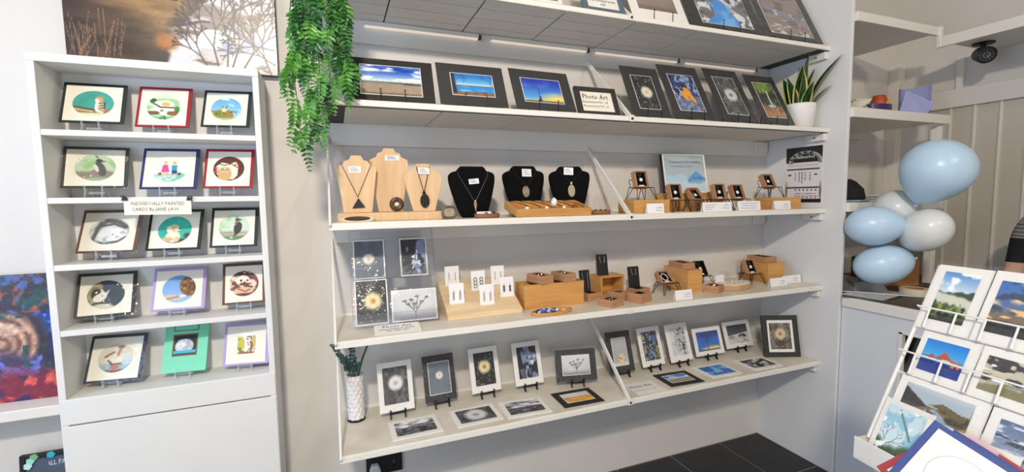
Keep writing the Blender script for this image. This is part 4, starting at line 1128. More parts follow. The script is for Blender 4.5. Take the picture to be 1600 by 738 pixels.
tagcard(b3, .002, -.004, .156, .043, .024, .02)

st = thing('stone_slab', 'cream rimmed oval stone slab in front of the wooden busts', 'stone', (.066, -.338, z3), (-.9, 0, .03))
mb = MB(); prof = [(.058 * math.cos(t) * (1 + .05 * math.sin(3 * t)), .017 + .017 * math.sin(t) * (1 + .08 * math.cos(2 * t))) for t in [2 * PI * k / 40 for k in range(40)]]
mb.prism(prof, 0, .012).build('rim', mat('cream_stone', (226, 212, 190), .6, .15, 40), st, bevel=.002)
prof = [(.044 * math.cos(t), .017 + .0115 * math.sin(t)) for t in [2 * PI * k / 40 for k in range(40)]]
MB().prism(prof, -.0015, .0).build('dark_face', mat('dark_stone_face', (84, 70, 58), .3, .4, 30), st)
br = thing('stone_bracelet', 'square stone cuff beside the wooden base', 'bracelet', (.398, -.330, z3), (0, 0, .2))
rr = [(.027 * math.copysign(abs(math.cos(t)) ** .6, math.cos(t)), 0, .026 + .021 * math.copysign(abs(math.sin(t)) ** .6, math.sin(t))) for t in [2 * PI * k / 28 for k in range(28)]]
MB().tube(rr, .005, 8, closed=True).build('rim', mat('grey_brown_stone', (112, 98, 84), .35, .4, 40), br, smooth=True)
MB().prism([(p[0] * .86, .026 + (p[2] - .026) * .82) for p in rr], .0, .012).build('polished_face', mat('polished_pale_stone', (186, 172, 148), .2, .4, 45), br)


def velvet_bust(label, x, y, rot, w, h):
    t = thing('velvet_bust', label, 'necklace bust', (x, y, z3), (-.16, 0, rot), 'black velvet necklace busts')
    a = w / 2
    half = [(.44 * a, 0), (.62 * a, .12 * h), (.86 * a, .45 * h), (a, .72 * h), (.98 * a, .85 * h), (.80 * a, .895 * h), (.66 * a, .91 * h), (.59 * a, .96 * h), (.50 * a, h)]
    H = [(p.x, p.y) for p in easel_points([(q[0], q[1]) for q in half], 4)]
    prof = H + [(-q[0], q[1]) for q in reversed(H)]
    n = len(prof); rings = [(1, .03), (1.0, .004), (.93, -.004), (.7, -.010), (.35, -.013)]
    vs = []
    for s, d in rings: vs += [(q[0] * s, d, h * .5 + (q[1] - h * .5) * s) for q in prof]
    fs = [tuple(range(n - 1, -1, -1)), tuple((len(rings) - 1) * n + k for k in range(n))]
    for i in range(len(rings) - 1): fs += [(i * n + k, (i) * n + (k + 1) % n, (i + 1) * n + (k + 1) % n, (i + 1) * n + k) for k in range(n)]
    MB().add(vs, fs).build('body', M_VELVET, t, smooth=False)
    return t


v = velvet_bust('widest black velvet bust with a small wooden drop pendant', .521, -.262, 0, .191, .212)
pendant_cord(v, 0, .172, .06, .062, -.012, mat('steel_cord', (96, 96, 98), .4), .0007)
MB().prism([(-.0065, .014), (0, -.016), (.0065, .014), (.004, .026), (-.004, .026)], -.006, 0).build('pendant', mat('brown_horn', (170, 128, 92), .4, .2, 40), v, (0, -.012, .036), bevel=.001)
MB().box(-.003, .003, -.005, 0, 0, .007).build('bail', M_SILVER, v, (0, -.012, .061))
tagcard(v, .0, -.0150, .146, .042, .021, -.1)
v = velvet_bust('black velvet bust with a mottled oval pendant behind the bamboo tray', .783, -.185, -.02, .190, .222)
pendant_cord(v, 0, .19, .125, .052, -.012, M_CORD, .0008)
ellipse_plate(MB(), 0, 0, 0, .006, .0165, .026, M=Matrix.Rotation(PI / 2, 4, 'X')).build('pendant', M_SHELLC, v, (-.004, -.013, .103), bevel=.002)
tagcard(v, .006, -.0135, .188, .044, .034, .02)
v = velvet_bust('black velvet bust with a plain silver oval pendant', 1.000, -.195, -.22, .188, .222)
pendant_cord(v, 0, .19, .142, .050, -.012, M_CORD, .0008)
ellipse_plate(MB(), 0, 0, 0, .005, .0165, .029, M=Matrix.Rotation(PI / 2, 4, 'X')).build('pendant', mat('warm_silver', (178, 168, 140), .3, .2, 30, metal=.6), v, (0, -.013, .105), bevel=.002)
MB().box(-.004, .004, -.006, 0, 0, .010).build('bail', M_SILVER, v, (0, -.012, .135))
tagcard(v, -.01, -.0140, .196, .044, .034, .05)

d1 = thing('trinket_dish', 'brown oval dish holding a white card and dark rings', 'dish', (.550, -.328, z3), (0, 0, .1))
dish(MB(), .052, .036, .018).build('bowl', M_TAN, d1)
MB().box(-.033, .03, -.002, .0, 0, .022).build('card', M_TAG, d1, (-.004, .008, .0045), (-.5, 0, .05))
MB().tube([(.007 * math.cos(k * PI / 8), 0, .007 * math.sin(k * PI / 8)) for k in range(16)], .0022, 6, closed=True).build('ring', M_ONYX, d1, (-.008, -.012, .014))
MB().tube([(.007 * math.cos(k * PI / 8), 0, .007 * math.sin(k * PI / 8)) for k in range(16)], .0022, 6, closed=True).build('ring', M_CORD, d1, (.028, -.004, .014))
d2 = thing('trinket_dish', 'small brown oval dish with dark stones right of the bamboo tray', 'dish', (1.072, -.318, z3), (0, 0, 0))
dish(MB(), .05, .034, .019).build('bowl', M_TAN, d2)
for (a, b_) in ((-.022, .0), (.008, .006), (.026, -.006)):
    MB().lathe([(.0, 0), (.009, .003), (.010, .007), (.005, .012), (0, .013)], 12).build('stone', M_ONYX, d2, (a, b_, .010), smooth=True)

tr = thing('bamboo_tray', 'shallow bamboo tray of corded pendants in front of the velvet busts', 'tray', (.828, -.300, z3 + .0165), (.22, 0, 0))
tb = MB(); tb.box(-.165, .165, -.068, .072, 0, .006)
for a in ((-.165, .165, -.072, -.064), (-.165, .165, .068, .076)): tb.box(a[0], a[1], a[2], a[3], 0, .032)
for s in (-1, 1): tb.box(s * .165 - .004, s * .165 + .004, -.072, .076, 0, .032)
tb.build('tray_body', M_BAMBOO, tr, bevel=.001)
box('rear_prop', M_BAMBOO, -.14, .14, .052, .066, -.0275, .0, tr)
rs = random.Random(4)
for k in range(6):
    x = -.12 + .05 * k
    pts = easel_points([(x - .03 + rs.uniform(-.01, .01), .068, .0345), (x, .03, .032), (x + .02, -.02, .030), (x + .01, -.045, .022), (x - .01, -.05, .012)], 5)
    MB().tube(pts, .0016, 5).build('cord', M_CORD, tr)
for (x, y, r, m) in ((-.11, -.035, .011, M_PEARL), (-.02, -.03, .009, M_PEARL), (.06, -.03, .010, M_PEARL), (.115, -.02, .012, mat('red_brown_bead', (130, 66, 44), .4, .2, 30))):
    MB().lathe([(0, -.9 * r), (.7 * r, -.6 * r), (r, 0), (.7 * r, .6 * r), (0, .9 * r)], 12).build('bead', m, tr, (x, y, .024), smooth=True)
MB().lathe([(0, -.011), (.014, -.008), (.021, 0), (.014, .009), (0, .011)], 14, Matrix.Rotation(PI / 2, 4, 'Y')).build('pebble', M_PEARL, tr, (.025, .0, .041), smooth=True)


# wire chairs with pendant boxes -----------------------------------------------------------------
def wire_chair(label, x, y, z, rot, group='miniature wire chairs', s=1.0):
    t = thing('wire_chair', label, 'display stand', (x, y, z), (0, 0, rot), group)
    r = .0017; w = .046 * s; d = .032 * s; hs = .056 * s
    MB().tube([(-w, -d, hs), (w, -d, hs), (w, d, hs), (-w, d, hs)], r, 6, closed=True).build('seat_loop', M_BLACKM, t)
    for k in (-.4, 0, .4): MB().tube([(w * k, -d, hs), (w * k, d, hs)], r * .8, 5).build('seat_bar', M_BLACKM, t)
    for sx in (-1, 1):
        for sy in (-1, 1):
            a = (sx * w, sy * d * .95, hs); q = (sx * (w + .012), sy * (d + .012), r)
            MB().tube([a, (q[0] - sx * .004, q[1] - sy * .001, .006), q, (q[0] - sx * .008, q[1] + sy * .001, r), (sx * (w - .022), sy * d * .95, hs)], r, 6).build('hairpin_leg', M_BLACKM, t)
        MB().tube([(sx * w * .8, d, hs), (sx * w * .8, d + .014, hs + .034 * s), (sx * w * .7, d + .015, hs + .037 * s), (0, d + .015, hs + .037 * s)], r, 6).build('back_wire', M_BLACKM, t)
    return t


def pendant_box(name, label, x, y, z, rot, tilt, w=.070, h=.080, dp=.030, m=M_KRAFT, jewel='disc', group='open jewellery boxes'):
    """open shallow gift box; local XZ is its open face (facing -Y)"""
    t = thing(name, label, 'jewellery box', (x, y, z), (-tilt, 0, rot), group)
    k = .005; b = MB()
    b.box(-w / 2, w / 2, dp - k, dp, 0, h)
    for a in ((-w / 2, -w / 2 + k, 0, h), (w / 2 - k, w / 2, 0, h), (-w / 2 + k, w / 2 - k, 0, k), (-w / 2 + k, w / 2 - k, h - k, h)): b.box(a[0], a[1], 0, dp - k, a[2], a[3])
    b.build('tray', m, t, bevel=.0008)
    box('pad', M_VELVET, -w / 2 + k, w / 2 - k, dp * .45, dp - k - .0005, k, h - k, t)
    y0 = dp * .45
    if jewel == 'disc':
        MB().tube([(-w * .2, y0 - .001, h - k), (-w * .05, y0 - .0015, h * .62), (w * .1, y0 - .001, h - k)], .0007, 4).build('chain', M_SILVER, t)
        ellipse_plate(MB(), 0, 0, 0, .003, .0085, .0085, 20, Matrix.Rotation(PI / 2, 4, 'X')).build('pendant', M_PEARL, t, (.002, y0 - .0003, h * .5))
        MB().box(-w * .2, w * .2, y0 - .004, y0, k + .001, h * .17).build('price_label', M_TAG, t, bevel=.001)
    elif jewel == 'pair':
        for sx in (-1, 1): MB().lathe([(0, 0), (.004, .001), (.003, .003), (0, .004)], 10, Matrix.Rotation(PI / 2, 4, 'X')).build('stud', M_SILVER, t, (sx * w * .13, y0, h * .5))
    elif jewel == 'chain':
        pts = [(w * .25 * math.cos(a), y0 - .002, h * .55 + h * .27 * math.sin(a)) for a in [2 * PI * q / 20 for q in range(20)]]
        MB().tube(pts, .0022, 5, closed=True).build('bracelet', M_PEARL, t)
        MB().box(-w * .2, w * .2, y0 - .004, y0, k + .001, h * .22).build('price_label', M_TAG, t, bevel=.001)
    return t


def block(label, x, y, z, rot, w, d, h, hollow=False, group=None):
    t = thing('bamboo_block', label, 'display block', (x, y, z), (0, 0, rot), group)
    b = MB(); k = .008
    if hollow:
        b.box(-w / 2, w / 2, -d / 2, d / 2, 0, k)
        b.box(-w / 2, w / 2, -d / 2, d / 2, h - k, h)
        b.box(-w / 2, -w / 2 + k, -d / 2, d / 2, k, h - k); b.box(w / 2 - k, w / 2, -d / 2, d / 2, k, h - k); b.box(-w / 2 + k, w / 2 - k, d / 2 - k, d / 2, k, h - k)
    else:
        b.box(-w / 2, w / 2, -d / 2, d / 2, 0, h)
    b.build('body', M_BAMBOO, t, bevel=.0015)
    box('top_lip', M_BAMBOO, -w / 2 - .0006, w / 2 + .0006, -d / 2 - .0006, d / 2 + .0006, h - .006, h + .0004, t)
    return t


block('low bamboo block under the first wire chair', 1.335, -.275, z3, 0, .195, .125, .060, group='bamboo display blocks')
block('long bamboo block under the blue hill sign', 1.730, -.150, z3, 0, .40, .09, .090, group='bamboo display blocks')
block('low bamboo block near the partition poster', 2.245, -.235, z3, 0, .215, .11, .060, group='bamboo display blocks')
CH = [(1.325, -.27, z3 + .0607, 'wire chair on the low bamboo block with the round pendant', .005),
      (1.512, -.285, z3, 'leftmost wire chair in front of the blue hill sign', 0),
      (1.652, -.280, z3, 'wire chair in front of the middle of the blue hill sign', 0),
      (1.800, -.270, z3, 'wire chair just right of the blue hill sign', 0),
      (1.930, -.265, z3, 'wire chair beside the low bamboo block on the right', 0),
      (2.195, -.225, z3 + .0607, 'wire chair on the block by the partition poster', 0)]
BL = ['open kraft box with a round pendant on the raised left chair', 'open kraft box with a drop pendant left of the blue hill sign bottom', 'open kraft box tilted far back before the blue hill sign',
      'open kraft box just right of the blue hill sign', 'open kraft box on the last low wire chair', 'open kraft box on the raised chair by the poster']
for k, (x, y, z, label, _) in enumerate(CH):
    rot = (0, 0, .05, 0, -.05, -.05)[k]
    wire_chair(label, x, y, z, rot)
    c, s_ = math.cos(rot), math.sin(rot)
    tl = (.3, .3, .75, .3, .4, .5)[k]
    ly = -.016
    pendant_box('pendant_box', BL[k], x - s_ * ly, y + c * ly, z + .0585 + .026 * math.sin(tl) * .0, rot, tl, group='pendant boxes on wire chairs', jewel='disc')

hs_ = thing('hill_sign', 'framed sign with blue hills lettered about silver jewellery', 'sign', (1.690, -.165, z3 + .0908), (-.2, 0, -.05))
w, h = .262, .205
box('canvas_block', M_BLACK, -w / 2, w / 2, .001, .022, 0, h, hs_)
for a in ((-w / 2, -w / 2 + .007, 0, h), (w / 2 - .007, w / 2, 0, h), (-w / 2 + .007, w / 2 - .007, 0, .007), (-w / 2 + .007, w / 2 - .007, h - .007, h)):
    box('white_border', M_WHITE, a[0], a[1], -.002, .001, a[2], a[3], hs_)
picture('hill_picture', ph_hills, w - .014, h - .014, hs_, 0, .0002, .007, nx=60)
text('Contemporary Silver Jewellery', .0185, M_INK, hs_, .006, -.0006, .158, sx=.86)
text('Homemade in Scotland', .0155, mat('mauve_ink', (120, 110, 150), .7), hs_, -.018, -.0006, .136, sx=.9)
text('Cecilia', .026, M_BLUEINK, hs_, .072, -.0006, .072, sx=.95)
text('Florence', .026, M_BLUEINK, hs_, .060, -.0006, .05, sx=.95)


def tent_card(label, x, y, z, rot, w, h, lines, group='small folded price cards', bars=()):
    t = thing('price_card', label, 'price card', (x, y, z), (-.12, 0, rot), group)
    box('front', M_TAG, -w / 2, w / 2, -.001, 0, 0, h, t)
    MB().strip((0, h), (.016, 0), .001, -w / 2, w / 2).build('rear_flap', M_TAG, t)
    for (s, size, dx, dz, m) in lines: text(s, size, m, t, dx, -.0014, dz, sx=.9)
    for (a, b_, dz) in bars: box('faint_writing', M_INK, a, b_, -.0014, -.001, dz, dz + .0016, t)
    return t


CF = lambda w: [('Cecilia', .013, w * .22, .021, M_BLUEINK), ('Florence', .011, w * .22, .009, M_BLUEINK)]
tent_card('white price card in front of the low bamboo block left', 1.335, -.362, z3, 0, .092, .044, CF(.092))
tent_card('widest white price card before the wire chairs', 1.695, -.362, z3, 0, .178, .044, [('Cecilia', .012, .055, .026, M_BLUEINK), ('Florence', .012, .055, .012, M_BLUEINK)], bars=((-.075, -.01, .030), (-.075, -.02, .020), (-.075, -.03, .010)))
tent_card('white price card with dark lines left of the right block', 1.915, -.348, z3, 0, .148, .046, [], bars=((-.055, .055, .034), (-.045, .045, .022), (-.055, .050, .010)))
tent_card('white price card before the right bamboo block', 2.175, -.322, z3, 0, .118, .044, CF(.118))

# poster on the partition
po = thing('hallmark_poster', 'black and white hallmark poster on the partition', 'poster', (2.4195, -.247, 1.452), (0, 0, -PI / 2))
box('paper', M_WHITE, -.108, .108, 0, .001, 0, .312, po)
picture('print', ph_hallmark, .21, .306, po, 0, -.0006, .003, nx=76, ny=110)
text('Hallmarked', .026, M_WHITE, po, .008, -.001, .246, sx=.9)

# ------------------------------------------------------------------ fourth shelf
HX, HY, HL = .201, -.243, .27
hd = thing('acrylic_rack', 'clear acrylic card holder with four dandelion and plant cards', 'card holder', (HX, HY, z4 + .0022), (0, 0, .01))
ca, sa = math.cos(HL), math.sin(HL)
box('back_panel', M_ACRYLC, -.165, .165, .004, .007, .0, .388, hd).rotation_euler = (-HL, 0, 0)
for nm, xa in (('side_edge', -.165), ('side_edge', .162)):
    box(nm, M_ACRYLC, xa, xa + .003, -.016, .004, .0, .388, hd).rotation_euler = (-HL, 0, 0)
for v0 in (.004, .182):
    box('pocket_front', M_ACRYLC, -.162, .162, -.016, -.0135, v0, v0 + .045, hd).rotation_euler = (-HL, 0, 0)
    box('pocket_floor', M_ACRYLC, -.162, .162, -.0135, .004, v0, v0 + .003, hd).rotation_euler = (-HL, 0, 0)
MB().strip((.1, .36), (.15, .002), .003, -.12, .12).build('rear_strut', M_ACRYLC, hd)
for (x, v_, w, h, paint, label) in ((-.093, .186, .118, .155, dandelion((84, 96, 108), (226, 222, 214), (196, 170, 140), .48, .5, .19, True, 0, bgn=.2), 'pale dandelion on slate blue card at top left of the acrylic holder'),
                                    (.080, .186, .108, .155, ph_ice, 'icy leaves card at top right of the acrylic holder'),
                                    (-.093, .008, .122, .175, dandelion((22, 20, 20), (236, 226, 170), (190, 130, 70), .55, .52, .29, False, 60, (214, 214, 210), .3), 'yellow dandelion on black card at bottom left of the acrylic holder'),
                                    (.070, .008, .178, .125, ph_seed, 'dried seed head card at bottom right of the acrylic holder')):
    px_ = HX + x; py_ = HY + v_ * sa - .003 * ca; pz_ = z4 + v_ * ca - .003 * sa + .004
    mounted_print('photo_card', label, px_, py_ - .004, pz_, -.02, HL, w, h, 'white', paint, (.005, .005, .005, .006), group='photo cards in the acrylic holder', line=False, sleeve=True, cat='card')
sn_ = thing('paper_sign', 'white paper sign lettered Photo Art before the acrylic holder', 'sign', (.190, -.372, z4 + .0012), (-PI / 2 + .12, 0, -.03))
box('paper', M_WHITE, -.084, .084, 0, .0006, 0, .10, sn_)
text('Photo Art', .026, M_BLUEINK, sn_, .0, -.0004, .068, bold=.0003)
for (a, b_, dz) in ((-.066, -.034, .049), (-.030, .022, .051), (.028, .064, .053), (-.040, -.020, .034), (-.014, .012, .035), (.018, .040, .036)): box('faint_writing', M_INK, a, b_, -.0006, 0, dz, dz + .003, sn_)

eb = tag(MB().add([(.398, -.267, z4), (.722, -.267, z4), (.722, -.055, z4), (.398, -.055, z4), (.398, -.267, z4 + .02), (.722, -.267, z4 + .02), (.722, -.055, z4 + .126), (.398, -.055, z4 + .126)],
                 [(3, 2, 1, 0), (4, 5, 6, 7), (0, 1, 5, 4), (1, 2, 6, 5), (2, 3, 7, 6), (3, 0, 4, 7)]).build('earring_wedge', M_PINE, bevel=.002), 'sloping pale pine wedge holding six earring cards', 'display block')
M_EAR = [mat('ear_grey', (70, 70, 74), .4), mat('ear_dark', (36, 36, 40), .4), mat('ear_copper', (150, 96, 74), .4, metal=.3)]
EC = [(.461, -.092, 'back row left earring card with thin drops', 0, 0), (.568, -.135, 'back row middle earring card with linked dark rings', 1, 1), (.668, -.110, 'back row right earring card with fine drops', 0, 2),
      (.452, -.205, 'front row left earring card with twisted drops', 0, 3), (.578, -.227, 'front row middle earring card with copper spirals', 2, 3), (.682, -.190, 'front row right earring card with grey bars', 0, 4)]
for (x, y, label, mi, st_) in EC:
    zz = z4 + .02 + .5 * (y + .267) - .001
    e = thing('earring_card', label, 'earring card', (x, y, zz + .0015), (-.12, 0, .03), 'white earring cards on the pine wedge')
    w, h = .064, .086
    box('card', M_TAG, -w / 2, w / 2, 0, .0012, 0, h, e)
    for s in (-1, 1):
        cx = s * .014; b = MB()
        if st_ == 1:
            for q in range(3): b.tube([(cx + .0075 * math.cos(2 * PI * k / 16), -.0015, .048 - .0145 * q + .0075 * math.sin(2 * PI * k / 16)) for k in range(16)], .0013, 5, closed=True)
        elif st_ == 4: b.box(cx - .0035, cx + .0035, -.003, 0, .022, .050)
        elif st_ == 3:
            b.tube([(cx + .003 * math.sin(k * 1.1), -.0025 + .0015 * math.cos(k * 1.1), .052 - .0021 * k) for k in range(18)], .0014, 5)
        else: b.tube([(cx, -.0012, .056), (cx + .001, -.0015, .030), (cx - .0025, -.0015, .024)], .0011, 5)
        b.tube([(cx, 0, .058), (cx + .002, -.003, .060), (cx, -.002, .054)], .0005, 4)
        b.build('earring', M_EAR[mi], e)

bx = thing('bamboo_box', 'long open bamboo box with two ring boxes on top', 'box', (.896, -.172, z4), (0, 0, 0))
b = MB(); b.box(-.148, .148, -.056, .056, 0, .008)
for a in ((-.148, .148, -.056, -.048), (-.148, .148, .048, .056)): b.box(a[0], a[1], a[2], a[3], .008, .108)
for s in (-1, 1): b.box(s * .144 - .004, s * .144 + .004, -.048, .048, .008, .108)
b.build('body', M_BAMBOO, bx, bevel=.001)


def ring_box(label, x, y, z, rot, w=.074, d=.064, h=.034, jewel='pair', group='kraft ring boxes', tilt=0.0):
    """closed lid underneath, open tray on top"""
    t = thing('ring_box', label, 'jewellery box', (x, y, z), (tilt, 0, rot), group)
    box('lid', M_KRAFT, -w / 2, w / 2, -d / 2, d / 2, 0, h * .46, t, bevel=.001)
    k = .013; b = MB(); a, e = w / 2 - .001, d / 2 - .001
    b.box(-a, a, -e, e, h * .47, h * .55)
    b.box(-a, a, -e, -e + k, h * .55, h); b.box(-a, a, e - k, e, h * .55, h); b.box(-a, -a + k, -e + k, e - k, h * .55, h); b.box(a - k, a, -e + k, e - k, h * .55, h)
    b.build('tray', M_KRAFT, t, bevel=.0008)
    box('pad', M_VELVET, -a + k, a - k, -e + k, e - k, h * .55, h * .9, t)
    if jewel == 'pair':
        for s in (-1, 1): MB().lathe([(0, 0), (.004, 0), (.003, .003), (0, .004)], 10).build('stud', M_SILVER, t, (s * .009, 0, h * .9))
    elif jewel == 'ring':
        MB().tube([(.006 * math.cos(2 * PI * q / 16), 0, .006 * math.sin(2 * PI * q / 16)) for q in range(16)], .0012, 6, closed=True).build('ring', M_SILVER, t, (0, 0, h * .9 + .002))
    return t


# bars across the box carry the two ring boxes
ring_box('ring box on the left of the long bamboo box', .845, -.178, z4 + .1085, .25, .07, .11, .036, group='kraft ring boxes')
ring_box('ring box on the right of the long bamboo box', .965, -.174, z4 + .1085, .2, .064, .11, .036, group='kraft ring boxes')
ov = thing('bead_tray', 'oval bamboo tray with a blue beaded necklace', 'tray', (.836, -.318, z4), (0, 0, .1))
dish(MB(), .098, .046, .012, .006).build('tray_body', M_BAMBOO, ov)
rs = random.Random(7)
BB = [mat('blue_bead', (44, 84, 170), .2, .2, 40), mat('dark_bead', (30, 34, 60), .2), mat('pale_blue_bead', (150, 180, 216), .2), mat('white_bead', (226, 226, 222), .25)]
bead_me = [None] * 4
for k in range(46):
    t_ = 2 * PI * k / 23 + rs.uniform(-.1, .1); q = (.6 + .4 * (k // 23))
    i_ = rs.choice((0, 0, 0, 1, 2, 3))
    if bead_me[i_] is None: bead_me[i_] = MB().lathe([(0, -.005), (.0035, -.0035), (.005, 0), (.0035, .0035), (0, .005)], 9).mesh('bead')
    place(bead_me[i_], 'bead', BB[i_], ov, (-.022 + .050 * q * math.cos(t_), .002 + .022 * q * math.sin(t_), .011 + .002 * (k % 2)))
box('tag', M_TAG, .05, .068, -.006, .006, .006, .0072, ov)


def jewel_card(label, x, y, z, rot, w, h, chains, lean=.17):
    t = thing('jewellery_card', label, 'jewellery card', (x, y, z), (-lean, 0, rot), 'black jewellery cards')
    box('pad', M_BLACK, -w / 2, w / 2, 0, .006, 0, h, t, bevel=.001)
    for s in (-1, 1):
        b = MB()
        if chains: b.tube([(s * w * .26, -.001, h * .9), (s * w * .24 + .001, -.0015, h * .5), (s * w * .26, -.001, h * .12)], .0012, 5)
        else: b.tube([(s * w * .2, -.001, h * .9), (s * w * .22, -.0015, h * .72), (s * w * .12, -.0015, h * .62), (s * w * .24, -.0015, h * .58)], .0014, 5)
        b.build('silver_chain', M_SILVER, t)
    return t


ring_box('kraft box under the black card with two long chains', 1.115, -.165, z4, .1, .084, .074, .036, 'none')
jewel_card('black card with two long silver chains beside the bamboo box', 1.098, -.155, z4 + .0365, .05, .056, .105, True)
block('open fronted bamboo cube', 1.258, -.088, z4, .02, .135, .10, .100, True, 'bamboo display blocks')
jewel_card('black earring card standing on the bamboo cube', 1.222, -.110, z4 + .1005, 0, .062, .105, False)
ring_box('front left kraft ring box before the bamboo cube', 1.138, -.305, z4, .35, .088, .08, .032)
ring_box('kraft ring box tucked against the bamboo cube', 1.232, -.225, z4, .3, .078, .072, .042, 'ring')
ring_box('kraft box under the right black earring card', 1.378, -.180, z4, .25, .090, .078, .038, 'none')
jewel_card('black earring card leaning above the stacked kraft boxes', 1.368, -.168, z4 + .0385, .0, .064, .104, False)
ring_box('front kraft ring box of the pair before the black earring card', 1.305, -.290, z4, .35, .090, .078, .042, 'none')
wire_chair('wire chair holding the white bead bracelet box', 1.535, -.205, z4, 0)
pendant_box('bracelet_box', 'kraft box with a white bracelet on a wire chair', 1.535, -.222, z4 + .0588, 0, .85, .072, .078, .026, jewel='chain', group='pendant boxes on wire chairs')
block('tall bamboo block in the middle of the fourth shelf', 1.678, -.152, z4, -.08, .085, .20, .115, group='bamboo display blocks')
ring_box('kraft ring box on top of the tall middle bamboo block', 1.672, -.150, z4 + .116, -.08, .075, .12, .030, 'ring')
wire_chair('wire chair behind the tall middle bamboo block', 1.836, -.118, z4, 0)
pendant_box('pendant_box', 'black lined pendant box behind the tall middle bamboo block', 1.836, -.135, z4 + .0588, 0, .5, .07, .085, .022, m=M_BLACK, group='pendant boxes on wire chairs')
ring_box('kraft ring box right of the tall middle bamboo block', 1.775, -.270, z4, .5, .084, .074, .036)
sl = thing('wood_slice', 'round wood slice covered with silver rings', 'display board', (1.930, -.245, z4), (0, 0, .1))
ellipse_plate(MB(), 0, 0, 0, .028, .112, .068, 40).build('slice', mat('bark_wood', (196, 156, 116), .7, .2, 30), sl, bevel=.003)
ellipse_plate(MB(), 0, 0, .028, .0305, .106, .062, 40).build('cream_top', mat('cream_felt', (238, 228, 210), .8, .05, 40), sl)
rg = MB().tube([(.008 * math.cos(2 * PI * q / 16), 0, .008 * math.sin(2 * PI * q / 16)) for q in range(16)], .0013, 6, closed=True).mesh('ring')
for i in range(5):
    for j in range(3):
        x, y = -.068 + .034 * i, -.032 + .03 * j
        if (x / .095) ** 2 + (y / .053) ** 2 < 1: place(rg, 'ring', M_SILVER, sl, (x, y, .0325), (.5, 0, .3 * i))
box('label_card', M_TAG, -.075, -.010, .048, .049, .0305, .068, sl)
wire_chair('wire chair before the right bamboo block', 2.128, -.185, z4, 0)
pendant_box('pendant_box', 'kraft pendant box on the rightmost wire chair of the fourth shelf', 2.128, -.202, z4 + .0588, 0, .45, .07, .082, .026, group='pendant boxes on wire chairs')
block('bamboo block nearest the partition on the fourth shelf', 2.262, -.140, z4, -.06, .115, .185, .112, group='bamboo display blocks')
ring_box('kraft ring box on the bamboo block nearest the partition', 2.258, -.135, z4 + .113, -.06, .085, .13, .028, 'ring')
tent_card('white price card before the tall middle bamboo block', 1.515, -.348, z4, 0, .098, .045, CF(.098))
tent_card('white price card before the bamboo block nearest the partition', 2.195, -.300, z4, 0, .122, .044, CF(.122))
tent_card('white price card at the right end of the fourth shelf', 2.335, -.268, z4, 0, .140, .042, CF(.14))

# ------------------------------------------------------------------ plants
M_LEAF = mat('fern_green', (92, 158, 58), .4, .35, 22, rgb2=(34, 92, 34))
M_LEAFD = mat('fern_dark_green', (52, 112, 44), .4, .35, 22, rgb2=(26, 70, 30))
M_STEM = mat('fern_stem', (74, 96, 44), .6, .2, 40)
fern = thing('hanging_fern', 'trailing green artificial fern hanging from the top shelf', 'plant', (.02, -.19, 2.2625))
MB().lathe([(.055, 0), (.075, .01), (.085, .12), (.088, .125), (.08, .125), (.07, .03), (0.001, .03)], 28).build('pot', mat('grey_plant_pot', (120, 120, 118), .6, .1, 20), fern, smooth=True)
rs = random.Random(11)


def frond(pts, leaf, name='frond', dens=.0115):
    P = easel_points(pts, 8); b = MB(); b.tube(P, .0011, 4)
    L = 0; nxt = .012
    tot = sum((P[i + 1] - P[i]).length for i in range(len(P) - 1))
    roll = rs.uniform(-.7, .7)
    for i in range(len(P) - 1):
        seg = P[i + 1] - P[i]; ln = seg.length
        while nxt < L + ln:
            p = P[i] + seg * ((nxt - L) / ln); t = seg.normalized()
            side = t.cross(Vector((math.sin(roll), -math.cos(roll), .25))).normalized()
            q = nxt / tot; sz = leaf * min(1, .45 + q * 2.2) * (1 - .75 * max(0, q - .45) / .55)
            for s in (-1, 1):
                d = (side * s * .9 + t * rs.uniform(.35, .7) + Vector((0, rs.uniform(-.3, .2), rs.uniform(-.15, .1)))).normalized()
                nrm = d.cross(t).normalized(); wv = d.cross(nrm).normalized() * sz * .24; f = sz * rs.uniform(.85, 1.12)
                up_ = nrm * sz * .10 * s
                vs = [p, p + d * f * .3 + wv + up_, p + d * f * .7 + wv * .8, p + d * f - up_, p + d * f * .7 - wv * .8, p + d * f * .3 - wv + up_]
                b.add(vs, [(0, 1, 2, 3), (0, 3, 4, 5)])
            nxt += dens * rs.uniform(.85, 1.15)
        L += ln
    b.build(name, M_LEAF if rs.random() < .55 else M_LEAFD, fern)


